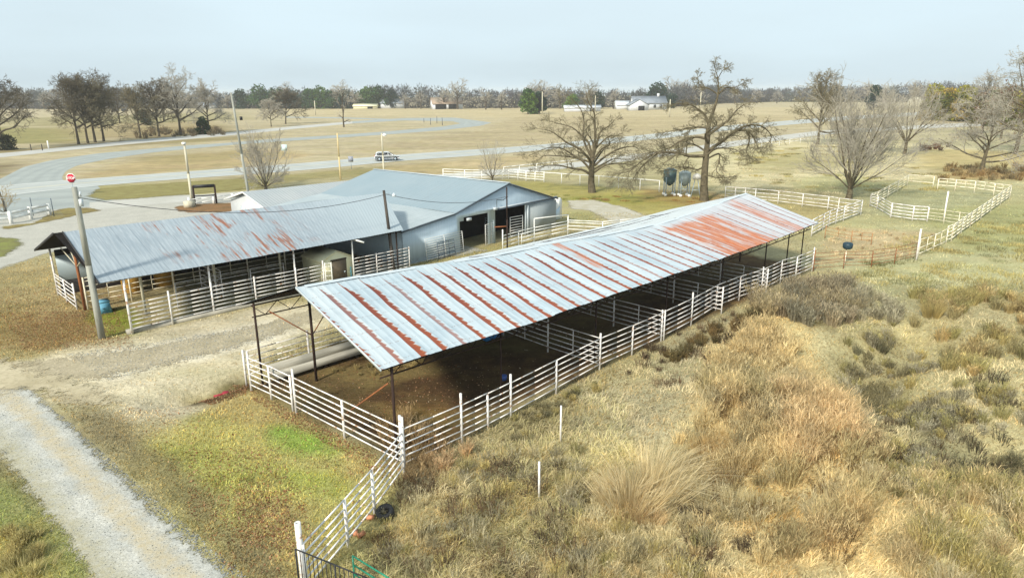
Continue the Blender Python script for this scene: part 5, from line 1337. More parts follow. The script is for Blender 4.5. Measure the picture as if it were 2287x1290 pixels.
x_, y_, z_ = G(1323, 430); mA = math.hypot(x_, y_, CAMH) / FPX
oakA = [(.17, -1, [(945, 990), (880, 940), (800, 920), (700, 890), (600, 890), (540, 910)]), (.16, 1, [(945, 950), (880, 860), (800, 800), (700, 740), (600, 745), (500, 800)]), (.16, -2, [(930, 850), (850, 750), (760, 690), (700, 640), (620, 580), (540, 560)]),
        (.17, .5, [(945, 830), (900, 740), (880, 640), (880, 520), (850, 400), (790, 300)]), (.15, 2, [(945, 820), (920, 700), (870, 640), (800, 560), (700, 530), (640, 510)]), (.17, -1, [(955, 820), (970, 700), (1000, 600), (1060, 540), (1100, 490)]), (.19, 0, [(950, 820), (965, 640), (965, 520), (950, 430), (900, 330), (890, 260)]),
        (.15, 1.5, [(965, 900), (1050, 820), (1130, 760), (1200, 740), (1280, 740), (1340, 800)]), (.14, -1.5, [(965, 960), (1040, 900), (1110, 880), (1200, 880), (1290, 900)]), (.13, 2.5, [(965, 930), (1060, 870), (1150, 850), (1250, 870)]), (.12, -2, [(975, 740), (1060, 640), (1110, 630), (1150, 600)]), (.13, 3, [(935, 870), (820, 830), (720, 820), (600, 820), (560, 860)]),
        (.14, 5, [(950, 830), (960, 700), (920, 600), (980, 540)]), (.14, -5, [(950, 860), (1000, 740), (1040, 700), (1020, 640)]), (.13, -5, [(945, 900), (900, 800), (830, 760), (780, 720)]), (.13, 5, [(950, 900), (1020, 800), (1120, 700), (1180, 680)])]
o_ = traced(4, (1323, 430), [(955, 1145), (945, 1060), (945, 1000), (945, 900), (948, 820)], .44, .30, oakA, dict(side=1, kids=[8, 8, 6, 4, 3], wig=[.06, .16, .16, .2, .25], trop=[.1, .03, .05, .03, 0], rmin=.013), mA, TOP(1323, 430, 178))
M['moss'] = tinted('dry_clinging_leaves', .9, .05, .3, 2)
def cling(n_, cols, sz, lvmin=3, frac=1.0):
    def f(o, A):
        T_ = A[A[:, 0] >= lvmin]; r_ = np.random.default_rng(len(A)); idx = r_.integers(0, len(T_), n_)
        P_ = T_[idx][:, 4:7] + r_.normal(0, .1, (n_, 3)); leafcloud(P_, sz, cols, r_).build('clinging_leaves', M['moss'], o, local=True)
    return f
def leafcloud(P_, sz, cols, r_, flat=.6, wvar=.4):
    n_ = len(P_); a = r_.normal(0, 1, (n_, 3)); a /= np.linalg.norm(a, axis=1, keepdims=True); b = np.cross(a, r_.normal(0, 1, (n_, 3))); b /= np.linalg.norm(b, axis=1, keepdims=True)
    s_ = sz * r_.uniform(1 - wvar, 1 + wvar, (n_, 1)); V = np.stack([P_ - a * s_, P_ + b * s_ * flat, P_ + a * s_, P_ - b * s_ * flat], 1).reshape(-1, 3)
    cols = np.array([lin(c, .8) for c in cols]); cc = cols[r_.integers(0, len(cols), n_)] * r_.uniform(.75, 1.3, (n_, 1))
    return MB().add(V, np.arange(4 * n_).reshape(-1, 4), np.repeat(cc, 4, 0))
build_tree('bare_oak', 'broad spreading bare oak left of the feed bins', (1323, 430), o_, M['bark'], M['twig'], extra=cling(350, ['8d8458', '7f7a4c', '9c8c60'], .04))
# the tall ragged oak
x_, y_, z_ = G(1573, 448); mB = math.hypot(x_, y_, CAMH) / FPX
oakB = [(.14, 0, [(1850, 430), (1875, 320), (1855, 200), (1825, 100)]), (.19, -1, [(1800, 830), (1700, 830), (1600, 800), (1480, 795), (1390, 830), (1330, 880), (1250, 950), (1180, 960)]), (.12, -2, [(1480, 795), (1400, 850), (1300, 950), (1240, 1050)]), (.16, 1, [(1815, 690), (1740, 670), (1640, 700), (1560, 760), (1450, 800), (1380, 780)]),
        (.21, .5, [(1835, 780), (1900, 730), (1960, 680), (2020, 625), (2100, 620), (2160, 680), (2200, 760)]), (.15, 1.5, [(2000, 640), (2070, 590), (2160, 575), (2240, 600), (2300, 680), (2290, 760)]), (.14, -1, [(1815, 570), (1780, 490), (1700, 430), (1640, 400), (1540, 400)]), (.17, -.5, [(1825, 650), (1900, 580), (1960, 520), (2010, 450), (2050, 400)]),
        (.09, .5, [(1870, 325), (1800, 275), (1740, 255), (1720, 190)]), (.09, -.5, [(1873, 322), (1920, 270), (1970, 270), (2030, 240)]), (.06, .3, [(1857, 205), (1880, 140), (1920, 120)]), (.11, -1.5, [(1830, 850), (1900, 810), (1895, 880), (1880, 950), (1930, 1010)]), (.11, 1.5, [(1815, 900), (1760, 950), (1700, 930), (1620, 930), (1560, 960)]),
        (.08, -2, [(1830, 990), (1900, 1010), (1960, 990)]), (.1, 1, [(2100, 620), (2130, 700), (2130, 800), (2170, 860)]), (.12, 2, [(1812, 600), (1740, 590), (1680, 600), (1600, 620), (1520, 640)]), (.13, 5, [(1825, 700), (1860, 600), (1840, 520), (1900, 460)]), (.13, -5, [(1820, 720), (1780, 640), (1820, 560), (1760, 500)]),
        (.12, -4.5, [(1822, 820), (1880, 760), (1960, 760), (2000, 800)]), (.12, 4.5, [(1822, 800), (1740, 740), (1680, 760), (1600, 840)])]
o_ = traced(9, (1573, 448), [(1825, 1213), (1815, 1080), (1815, 950), (1820, 800), (1822, 700), (1815, 600), (1830, 520), (1850, 430)], .46, .14, oakB, dict(side=2, kids=[8, 7, 6, 4, 3], wig=[.06, .2, .2, .25, .3], trop=[.1, -.01, -.05, -.06, -.03], rmin=.013), mB, TOP(1573, 448, 124))
build_tree('bare_oak', 'tall ragged bare oak with drooping limbs beside the feed bins', (1573, 448), o_, M['bark'], M['twig'], extra=cling(200, ['8d8458', '7f7a4c', '9c8c60'], .04))
# many-stemmed tree right of the shed end
rg = random.Random(5)
lb = [(1.3, 2.4 * k, rg.uniform(.95, 1.35), rg.uniform(7.8, 9.8), .13) for k in range(7)] + [(1.2, 2.4 * k + 1, rg.uniform(.55, .85), rg.uniform(6, 7.2), .09) for k in range(6)]
o_ = mk(12, 10, .34, 1.6, lb, kids=[8, 10, 7, 4, 3], wig=[.05, .07, .12, .16, .2], trop=[.1, .03, .08, .08, .05], ang=(.3, .7), rmin=.014, start=.2)
build_tree('bare_tree', 'vase-shaped many-stemmed bare tree beyond the far end of the rusty shed', (1896, 444), [(q[0], q[1], q[2], q[3] * .93 if q[3] > 0 else q[3], q[4], q[5], q[6] * .93, q[7], q[8]) for q in o_], M['bark'], M['twig_grey'])
rg = random.Random(6)
lb = [(2.2, 2.4 * k, rg.uniform(.5, 1.2), rg.uniform(6.5, 9), .14) for k in range(9)]
o_ = mk(13, 12, .34, 2.6, lb, kids=[8, 7, 6, 4, 3], wig=[.05, .09, .14, .2, .2], trop=[.1, .05, .05, .05, .03], ang=(.4, .8), rmin=.022)
build_tree('bare_tree', 'large hazy grey tree left of the olive cedars', (2020, 345), o_, M['bark'], M['twig_grey'])
def fit(out, H, wx=1.0):
    k_ = H / max(q[6] for q in out)
    return [(q[0], q[1] * wx, q[2] * wx, q[3] * k_ if q[3] > 0 else q[3], q[4] * wx, q[5] * wx, q[6] * k_, q[7], q[8]) for q in out]
def big(seed, base, ty, label, wide=.5, matC='twig', matT='bark', lo=.2, nl=12, rmin=.02, name='bare_tree', group=None, el=(15, 75), kids=None, extra=None, levels=4, r0=None, lean=(0, 0)):
    H_ = TOP(base[0], base[1], ty); rg = random.Random(seed); th = H_ * .62
    lb = []
    for k in range(nl):
        f = k / (nl - 1); hh = H_ * (lo + (.6 - lo) * f); ee = (el[0] + (el[1] - el[0]) * f + rg.uniform(-10, 10)) * D2R
        ll = H_ * (wide * (1 - f) + .40 * f) * rg.uniform(.8, 1.1)
        lb.append((hh, 2.4 * k + rg.uniform(-.4, .4), ee, ll, H_ * .012 * (1.1 - .5 * f)))
    lb.append((th, 1.0, 1.4, H_ * .4, H_ * .009)); lb.append((th, 3.6, 1.1, H_ * .34, H_ * .008))
    o2 = mk(seed, H_, r0 or H_ * .017, th, lb, kids=kids or [8, 7, 6, 4, 3], wig=[.05, .13, .2, .24, .3], trop=[.1, .04, .03, .02, 0], rmin=rmin, levels=levels, lean=lean, taper=.85)
    o2 = fit(o2, H_, .95)
    return build_tree(name, label, base, o2, M[matT], M[matC], group, extra=extra)
big(31, (1826, 323), 150, 'tall bare tree at the right edge of the pale highway', .5, rmin=.03, extra=None)
big(32, (2190, 388), 215, 'low-forked mossy tree with spreading limbs at the right side', .75, 'twig_grey', 'bark', .18, 13, .018, kids=[8, 7, 5, 4, 3], extra=cling(1200, ['8a8458', '9a7f4c', '767c4c'], .07), r0=.32, lean=(.6, 0), el=(5, 60))
big(33, (2268, 345), 82, 'very tall mossy tree at the right edge of the view', .5, 'twig_grey', 'bark', .2, 15, .025, kids=[7, 6, 5, 3, 3], extra=cling(1500, ['7f8a64', '6d7a5a', '8a8a6a'], .09))
big(34, (2192, 300), 140, 'dark tall bare tree behind the olive cedars', .42, 'twig_grey', 'bark_dark', .25, 11, .035, kids=[7, 6, 5, 3, 3])
big(35, (2235, 310), 175, 'rusty-brown bare tree between the olive cedars and the mossy tree', .5, 'twig', 'bark', .2, 10, .04, kids=[7, 6, 4, 3, 3], extra=cling(900, ['ac8470', '9a7868'], .2))
# brush-like tree behind the office, sapling behind the barn
rg = random.Random(8)
lb = [(.5, 2.4 * k, rg.uniform(.9, 1.45), rg.uniform(4.8, 7.2), .07) for k in range(8)] + [(.4, 2.4 * k + 1, rg.uniform(.35, .8), rg.uniform(2.5, 4), .05) for k in range(7)]
o_ = mk(15, 9, .2, .7, lb, kids=[7, 7, 5, 4, 3], wig=[.05, .06, .12, .18, .2], trop=[.1, .05, .1, .06, .03], ang=(.3, .7), rmin=.016, start=.15)
build_tree('bare_tree', 'upright brushy bare tree behind the white office', (594, 424), [(q[0], q[1] * .85, q[2] * .85, q[3] * .88 if q[3] > 0 else q[3], q[4] * .85, q[5] * .85, q[6] * .88, q[7], q[8]) for q in o_], M['bark'], M['twig_grey'])
lb = [(.3, 2.4 * k, rg.uniform(1.0, 1.4), rg.uniform(3.2, 4.6), .045) for k in range(5)] + [(.3, 2.4 * k + 1, rg.uniform(.4, .9), rg.uniform(2, 3), .03) for k in range(5)]
o_ = mk(16, 5, .1, .5, lb, kids=[8, 7, 5, 3, 3], wig=[.05, .08, .14, .2, .2], trop=[.1, .05, .08, .06, .03], ang=(.3, .7), rmin=.013, levels=3)
build_tree('bare_sapling', 'thin bare sapling behind the ridge of the metal barn', (1100, 404), o_, M['bark'], M['twig_grey'])
lb = [(.2, 2.4 * k, rg.uniform(.5, 1.2), rg.uniform(1.2, 2.6), .03) for k in range(7)]
o_ = mk(17, 3, .06, .3, lb, kids=[6, 6, 4, 3, 3], rmin=.012, levels=3)
build_tree('dry_shrub', 'dry straw-coloured shrub above the white board fence at the left edge', (10, 478), o_, M['bark'], basic('straw_twigs', lin('ab9460'), lin('8f7c52'), 1, .9), cat='shrub')
for sd_, bx, by, ty, wd, lab, mc in ((51, 8, 334, 152, .55, 'dense dark bare tree at the left edge behind the gravel lane', 'twig_dark'), (52, 176, 322, 158, .5, 'leftmost leaning bare tree of the left grove', 'twig_dark'), (53, 197, 320, 172, .42, 'second bare tree from the left in the left grove', 'twig'),
        (54, 213, 318, 150, .45, 'tallest dark trunk in the middle of the left grove', 'twig_dark'), (55, 232, 316, 165, .42, 'right trunk of the dark clump in the left grove', 'twig'), (56, 268, 276, 178, .5, 'bare tree standing back behind the left grove', 'twig_dark'), (57, 314, 308, 182, .45, 'thin bare tree beside the round dark cedar', 'twig'),
        (58, 356, 305, 172, .45, 'slanting bare tree right of the round dark cedar', 'twig_dark'), (59, 366, 272, 190, .4, 'smaller bare tree far behind the slanting tree', 'twig_dark'), (60, 404, 302, 138, .52, 'tall round-crowned bare tree in the left grove', 'twig_grey'),
        (61, 468, 296, 172, .45, 'slim bare tree beside the small pointed cedar', 'twig_grey')):
    big(sd_, (bx, by), ty, lab, wd, mc, 'bark_dark', .25, 11, .032, group='bare trees of the left grove', kids=[8, 7, 6, 5, 3])
big(62, (638, 277), 186, 'dark wide-crowned tree with a forked trunk behind the lane', .62, 'twig_dark', 'bark_dark', .22, 12, .05, kids=[8, 6, 6, 4, 3], lean=(.9, 0))
big(63, (606, 283), 215, 'smaller bare tree left of the wide forked tree', .6, 'twig_grey', 'bark', .25, 10, .04, kids=[8, 6, 6, 4, 3])
big(64, (768, 284), 178, 'lone slim snag on the grass inside the looping lane', .16, 'twig_grey', 'bark_dark', .12, 7, .03, levels=3, kids=[5, 5, 4, 3], el=(30, 80))

def crown_cloud(rg_, H_, R_, n_, sz, cols, zb=.12, top=.5, clumps=14):
    cen = []; 
    for k in range(clumps):
        f = zb + (1 - zb) * (k + rg_.random()) / clumps; rad = R_ * (1 - max(0, (f - top) / (1 - top)) ** 1.3) * rg_.uniform(.25, .75); a = rg_.uniform(0, 6.28)
        cen.append((rad * math.cos(a), rad * math.sin(a), f * H_ * .92, R_ * rg_.uniform(.32, .55)))
    cen = np.array(cen); r_ = np.random.default_rng(rg_.randint(0, 1 << 30)); idx = r_.integers(0, len(cen), n_)
    u_ = r_.normal(0, 1, (n_, 3)); u_ /= np.linalg.norm(u_, axis=1, keepdims=True); rad = cen[idx, 3:4] * r_.uniform(.45, 1.08, (n_, 1)) ** .6
    P_ = cen[idx, :3] + u_ * rad * np.array([1, 1, .8]); P_[:, 2] = np.maximum(P_[:, 2], .2)
    colr = np.array([lin(c, .8) for c in cols]); ci = r_.integers(0, len(colr), len(cen))
    m_ = leafcloud(P_, sz, ['ffffff'], r_, .7)
    m_.c = [np.repeat(colr[ci[idx]] * r_.uniform(.6, 1.35, (n_, 1)), 4, 0)]
    return m_
def evergreen(seed, base, ty, label, wpx, cols, n_=1600, szf=.035, group=None, name='evergreen_tree', bare=.12):
    x, y, z = G(*base); H_ = TOP(base[0], base[1], ty); R_ = wpx / 2 * math.hypot(x, y) / FPX; rg_ = random.Random(seed)
    o = thing(name, label, 'tree', (x, y, z), 0, group)
    MB().segs([[0, 0, -.2, 0, 0, H_ * .5, H_ * .025, H_ * .018], [0, 0, H_ * .5, 0, 0, H_ * .9, H_ * .018, .03]], 7).build('trunk', M['bark_dark'], o, local=True)
    crown_cloud(rg_, H_, R_, n_, H_ * szf, cols, bare).build('crown', M['leafy'], o, local=True)
GR = ['3c5a30', '486838', '2c4a30', '547440']; DG = ['2c4634', '38523e', '26403a']; OL = ['98963a', 'aca646', '7c843e', 'b49c4c']
evs = [(541, 243, 203, 34, 'small dark pine right behind the tall leaning pole', DG), (582, 243, 196, 46, 'dark green pine at the left end of the evergreen row', GR), (622, 243, 200, 44, 'pine behind the wide forked tree', GR), (657, 243, 206, 34, 'short pine in the evergreen row right of the forked tree', DG),
       (690, 243, 199, 34, 'fourth green pine of the evergreen row', GR), (716, 243, 196, 40, 'broadest bright green pine near the middle of the evergreen row', ['5c7a3a', '486838', '6a8844']), (742, 243, 204, 36, 'rounded pine near the right end of the evergreen row', GR), (771, 243, 203, 34, 'pine at the right end of the evergreen row', DG),
       (822, 242, 199, 44, 'yellow-green pine at the left of the separate pine clump', ['6a8a40', '4a6836', '5c7a3a']), (848, 242, 197, 44, 'tallest pine in the middle of the separate pine clump', GR), (876, 242, 202, 34, 'dark pine at the right of the separate pine clump', DG),
       (1179, 255, 200, 44, 'rounded green pine standing in the field left of the slim pole', ['6a8844', '486838', '547440', '789642']), (1205, 254, 204, 26, 'dark narrow pine beside the rounded field pine', DG),
       (1278, 248, 213, 34, 'yellow-green pine behind the broad oak', ['6a8844', '789642', '547440']), (1335, 243, 206, 30, 'dark pine between the broad oak and the farmhouse', DG), (1469, 240, 190, 50, 'dark evergreen rising behind the farmhouse', DG), (1502, 242, 212, 26, 'small green pine right of the farmhouse', DG),
       (1950, 246, 192, 26, 'slim pine behind the many-stemmed tree', DG)]
for i, (bx, by, ty, wp, lab, cl_) in enumerate(evs): evergreen(100 + i, (bx, by), ty, lab, wp * 1.3, cl_, 1900, .045, 'distant pines along the field edge')
evergreen(150, (322, 280), 245, 'round dark cedar among the left grove trunks', 34, ['38482a', '465430', '3c4a2c'], 2200, .04, name='cedar')
evergreen(151, (455, 300), 262, 'small pointed dark cedar at the foot of the slim bare tree', 30, ['3c5a30', '2c4a30'], 1800, .05, name='cedar', bare=.02)
evergreen(152, (14, 335), 302, 'low dark round shrub at the left edge by the gravel lane', 42, ['40463a', '4a4c34'], 1500, .06, name='cedar', bare=.02)
for i, (bx, by, ty, wp, lab) in enumerate(((2078, 268, 194, 56, 'leftmost olive cedar of the cedar clump at the right'), (2112, 270, 203, 54, 'second olive cedar of the right cedar clump'), (2148, 272, 196, 60, 'tall olive cedar in the middle of the right cedar clump'), (2186, 276, 212, 50, 'brownish cedar right of the middle of the cedar clump'), (2216, 282, 204, 56, 'right-hand olive cedar under the mossy tree'), (2262, 290, 214, 60, 'rightmost olive cedar at the image edge'))):
    evergreen(160 + i, (bx, by), ty, lab, wp, OL if i != 3 else ['8a6444', '7c7638', '74603c'], 4200, .035, 'olive cedars at the right', 'cedar', .02)
# nearer bare trees standing out of the far woods
proto = {}
def far_tree(seed, base, ty, label, mc='twig_grey', grp='bare trees standing out of the far woods'):
    k = seed % 4
    x, y, z = G(*base); H_ = TOP(base[0], base[1], ty)
    if k not in proto:
        rg = random.Random(900 + k); lb = [(3 + 5 * f / 9, 2.4 * f, (20 + 5 * f) * D2R, 6.2 - .2 * f, .2) for f in range(10)] + [(8, 1, 1.4, 6, .16)]
        oo = mk(700 + k, 14, .4, 8, lb, kids=[6, 6, 5, 3], rmin=.06, levels=3, wig=[.06, .14, .2, .26])
        o = build_tree('bare_tree', label, base, oo, M['bark_dark'], M[mc], grp, loc=(x, y, 0)); proto[k] = o
    else:
        o = copy_tree(proto[k]); o.location = (x, y, 0); o['label'] = label
    o.scale = (H_ / 14 * 1.15, H_ / 14 * 1.15, H_ / 14 * .94); o.rotation_euler = (0, 0, seed * 1.3)
    return o
fts = [(1022, 244, 172, 'tall bare tree behind the hay barn'), (992, 244, 196, 'bare tree left of the hay barn gable'), (1085, 245, 196, 'bare tree right of the hay barn'), (1120, 245, 200, 'bare tree between the hay barn and the field pines'), (1190, 243, 176, 'bare tree rising behind the rounded field pine'), (1212, 243, 176, 'rounded bare tree right behind the slim pole at the pines'),
       (1250, 243, 188, 'bare tree left of the broad oak crown'), (940, 243, 200, 'bare tree left of the hay barn roof'), (905, 243, 206, 'bare tree right of the small far house'), (640, 243, 180, 'bare tree rising above the evergreen row at its left'), (765, 243, 178, 'bare tree rising above the evergreen row at its right'), (795, 243, 197, 'bare tree between the evergreen row and the pine clump'),
       (1500, 236, 168, 'grey bare tree behind the dark evergreen of the farmhouse'), (1525, 236, 176, 'bare tree left of the tall oak leader'), (1555, 236, 185, 'bare tree directly behind the tall oak'), (1640, 232, 192, 'bare tree right of the tall oak in the far woods'), (1690, 231, 196, 'bare tree above the far field at the right of the oak'),
       (1735, 231, 200, 'low bare tree left of the highway tree'), (1900, 236, 192, 'bare tree right of the highway tree'), (1935, 236, 180, 'bare tree behind the vase-shaped tree'), (1975, 237, 186, 'bare tree left of the grain bin'), (2040, 238, 178, 'dark rounded tree above the olive cedars'), (2068, 238, 186, 'dark bare tree above the leftmost cedar'),
       (100, 244, 200, 'bare tree in the gap left of the grove'), (130, 244, 190, 'bare tree just left of the leaning grove tree'), (50, 246, 196, 'bare tree right of the left edge tree'), (510, 243, 205, 'bare tree left of the tall leaning pole top'), (1370, 243, 196, 'bare tree left of the farmhouse outbuilding'), (1320, 243, 192, 'bare tree behind the broad oak crown right side')]
for i, (bx, by, ty, lab) in enumerate(fts): far_tree(i, (bx, by), ty, lab)

# the far woods: one mass
r_ = np.random.default_rng(77)
wl = np.array([G(*p, 0.0)[:2] for p in [(-900, 236), (-300, 240), (100, 244), (600, 242), (900, 242), (1200, 242), (1500, 239), (1600, 232), (1720, 228), (2050, 229), (2400, 234), (3000, 226)]])
dd_ = np.r_[0, np.cumsum(np.linalg.norm(np.diff(wl, axis=0), axis=1))]
NTR = 1900
t_ = r_.uniform(0, dd_[-1], NTR); bx_ = np.interp(t_, dd_, wl[:, 0]); by_ = np.interp(t_, dd_, wl[:, 1])
dep = r_.uniform(0, 1, NTR) ** 1.3 * 110; rr_ = np.hypot(bx_, by_); bx_ += bx_ / rr_ * dep; by_ += by_ / rr_ * dep
mass = 13.6 + 1.6 * np.sin(t_ / 47) + 1.0 * np.sin(t_ / 19 + 1); hh_ = mass * r_.uniform(.85, 1.22, NTR)
nf = 130
ctr = np.repeat(np.column_stack([bx_, by_, hh_ * .55]), nf, 0); hr_ = np.repeat(hh_, nf)
u_ = r_.normal(0, 1, (NTR * nf, 3)); u_ /= np.linalg.norm(u_, axis=1, keepdims=True); u_ *= r_.uniform(.2, 1, (NTR * nf, 1)) ** .5
P_ = ctr + u_ * np.column_stack([hr_ * .36, hr_ * .36, hr_ * .46])
up_ = u_ * .8 + np.array([0, 0, .6]) + r_.normal(0, .35, u_.shape); up_ /= np.linalg.norm(up_, axis=1, keepdims=True)
sd2 = np.cross(up_, r_.normal(0, 1, up_.shape)); sd2 /= np.linalg.norm(sd2, axis=1, keepdims=True)
ln_ = r_.uniform(1.0, 2.6, (len(P_), 1)); V = np.stack([P_ - sd2 * .3, P_ + sd2 * .3, P_ + up_ * ln_], 1).reshape(-1, 3); V[:, 2] = np.maximum(V[:, 2], .05)
pal = np.array([lin(c, .8) for c in ('686a6c', '5e6064', '706e6c', '545c56', '68666a', '5e6462')]); tc_ = pal[r_.integers(0, len(pal), NTR)] * r_.uniform(.8, 1.2, (NTR, 1))  # blue-grey of distant haze put into the crown colours
cc = np.repeat(np.repeat(tc_, nf, 0) * r_.uniform(.7, 1.3, (NTR * nf, 1)), 3, 0)
MB().add(V, np.arange(len(V)).reshape(-1, 3), cc).build('far_woods', M['leafy'], label='mass of bare winter woods along the horizon', cat='woods', kind='stuff')
# undergrowth beneath the woods
Pb = np.column_stack([np.interp(r_.uniform(0, dd_[-1], 80000), dd_, wl[:, 0]), np.zeros(80000), np.zeros(80000)])
tb = r_.uniform(0, dd_[-1], 80000); Pb = np.column_stack([np.interp(tb, dd_, wl[:, 0]), np.interp(tb, dd_, wl[:, 1]), r_.uniform(0, 1, 80000) ** 1.5 * 7.5]); Pb[:, :2] *= r_.uniform(1.0, 1.06, (80000, 1))
leafcloud(Pb, .8, ['64645e', '585c58', '6e665e', '605e60'], r_, .6).build('woods_undergrowth', M['leafy'], label='dark undergrowth at the foot of the far woods', cat='undergrowth', kind='stuff')

# ================================================================ GRASS, WEEDS, LEAVES, STONES
def inpoly(P_, polys):
    m_ = np.zeros(len(P_), bool)
    for pl_ in polys: m_ |= sdist(P_, pl_) < 0
    return m_
drive = px_poly([(-420, 770), (-150, 795), (0, 812), (70, 850), (160, 935), (240, 1015), (330, 1098), (430, 1190), (560, 1300), (900, 1620), (420, 1620), (300, 1400), (225, 1300), (170, 1220), (120, 1150), (70, 1085), (30, 1040), (-30, 1010), (-150, 985), (-420, 980)])
branchp = px_poly([(0, 810), (150, 785), (380, 755), (560, 722), (740, 670), (790, 690), (690, 730), (560, 778), (420, 820), (240, 862)])
paddock = px_poly([(565, 868), (790, 745), (1640, 560), (1812, 600), (1340, 822), (903, 1040)])
stab = np.array([B2W(0, 0)[:2], B2W(19, 0)[:2], B2W(19, 11.2)[:2], B2W(0, 11.2)[:2]])
barnp = np.array([C2W(0, -.2)[:2], C2W(18.3, -.2)[:2], C2W(18.3, 17)[:2], C2W(0, 17)[:2]])
trough = np.array([A2W(.4, 9.0)[:2], A2W(10, 9.0)[:2], A2W(10, 10)[:2], A2W(.4, 10)[:2]])
yard = px_poly([(-520, 760), (-260, 660), (-10, 608), (130, 560), (330, 540), (520, 520), (700, 480), (560, 430), (250, 430), (-100, 400), (-600, 480)])
pathp = px_poly([(1240, 440), (1330, 446), (1400, 464), (1460, 500), (1500, 540), (1400, 560), (1380, 520), (1340, 480), (1310, 468), (1268, 468), (1200, 530)])
def sample(n_, r0, r1, a0, a1, p=1.0, seed=1):
    r_ = np.random.default_rng(seed); a = np.radians(r_.uniform(a0, a1, n_)); u = r_.random(n_)
    r = r0 * (r1 / r0) ** u if p == 1 else r0 + (r1 - r0) * u
    return np.stack([r * np.sin(a), r * np.cos(a)], 1), r
def blades(name, P_, h, w_, lean, col, label, mat=None, az=None, seed=1, z=None, kind='stuff', cat='grass', parent=None, dirs=None, build=True):
    r_ = np.random.default_rng(seed); n_ = len(P_)
    az = r_.uniform(0, 6.283, n_) if az is None else az
    z0 = hz(P_[:, 0], P_[:, 1]) if z is None else z
    d = np.stack([np.cos(az), np.sin(az), np.zeros(n_)], 1); fa = r_.uniform(0, 6.283, n_); s_ = np.stack([np.cos(fa), np.sin(fa), np.zeros(n_)], 1) * (w_ / 2)[:, None]
    B0 = np.column_stack([P_, z0 - .01]); lh = (lean * h)[:, None]; upv = np.array([0, 0, 1.0])
    Mi = B0 + d * lh * .35 + upv * (h * .6)[:, None]; Ti = B0 + d * lh + upv * (h * np.sqrt(np.maximum(.05, 1 - np.minimum(lean, .95) ** 2 * .6)))[:, None]
    V = np.stack([B0 - s_, B0 + s_, Mi - s_ * .8, Mi + s_ * .8, Ti], 1).reshape(-1, 3); i = np.arange(n_)[:, None] * 5
    F_ = [i + np.array([[0, 1, 3, 2]]), i + np.array([[2, 3, 4]])]
    mb = MB().add(V, F_, np.repeat(col, 5, 0))
    if not build: return mb
    return mb.build(name, mat or M['blade'], label=label, cat=cat, kind=kind)
# lawn and pasture near the camera
P_, r = sample(300000, 9, 70, -48, 20, seed=2)
k = ~inpoly(P_, [drive, paddock, stab, barnp, yard]) & ((~inpoly(P_, [branchp])) | (np.random.default_rng(1).random(len(P_)) < .25))
rightside = (P_[:, 0] - OA[0]) * .707 - (P_[:, 1] - OA[1]) * .707 > .3
front = px_poly([(903, 1050), (690, 1290), (600, 1700), (800, 2600), (4400, 2600), (4400, 500), (1813, 605)])
rs = inpoly(P_, [front]); k &= ~rs
P_, r = P_[k], r[k]; r_ = np.random.default_rng(3)
jit = vnoise(P_, .5, 8); c = ground_colour(P_) * (r_.uniform(1.0, 2.1, (len(P_), 1))) * (1 + .22 * jit[:, None])
pale = px_poly([(230, 760), (620, 680), (760, 700), (700, 760), (560, 800), (540, 860), (420, 940), (160, 870), (40, 820)])
k2 = ~inpoly(P_, [pale]) | (r_.random(len(P_)) < .18); P_, r = P_[k2], r[k2]; c = c[k2]; c[inpoly(P_, [pale])] *= .7
warm = r_.random(len(P_)) < .25; c[warm] *= np.array([1.2, 1.02, .8])
h = (.05 + .05 * r_.random(len(P_))) * (1 + .7 * np.maximum(0, vnoise(P_, 1.3, 9)))
blades('lawn_grass', P_, h, .012 + .0007 * r + 0 * h, r_.uniform(.2, 1.1, len(P_)), c, 'short dry olive grass around the drive and barns', seed=4)
# rough pasture to the right
P_, r = sample(520000, 7.5, 120, -30, 64, seed=5)
k = inpoly(P_, [front]) | (inpoly(P_, [px_poly([(1813, 605), (3000, 500), (3000, 300), (1900, 315), (1600, 345), (1560, 440)])]) & (np.random.default_rng(2).random(len(P_)) < .7))
P_, r = P_[k], r[k]; r_ = np.random.default_rng(6)
n1 = vnoise(P_, 1.1, 21); n2 = vnoise(P_, 3.5, 22); n3 = vnoise(P_, .4, 23)
h = (.10 + .12 * r_.random(len(P_))) * (1 + .9 * np.maximum(0, n1) + .6 * np.maximum(0, n2)) * (1 + .5 * n3)
c = ground_colour(P_) * r_.uniform(.95, 1.9, (len(P_), 1)) * (1 + .28 * n1[:, None]) * (1 + .2 * n3[:, None])
g_ = (n2 > .35) & (r_.random(len(P_)) < .5); c[g_] *= np.array([.92, .97, .84]); g_ = (n1 < -.25) & (r_.random(len(P_)) < .5); c[g_] *= np.array([1.12, 1.0, .82]); c *= np.array([.97, .94, 1.0])
az = vnoise(P_, 1.1, 31) * 3.0 + r_.normal(0, 1.25, len(P_))
dk = (n3 < -.45) & (r_.random(len(P_)) < .55); c[dk] *= np.array([.62, .56, .48])
h = h * np.clip(1.25 - r / 60, .35, 1)
blades('rough_grass', P_, np.clip(h, .04, .6), .010 + .0007 * r, r_.uniform(.4, 1.7, len(P_)), c, 'matted dry rough grass on the slope right of the sheds', az=az, seed=7)

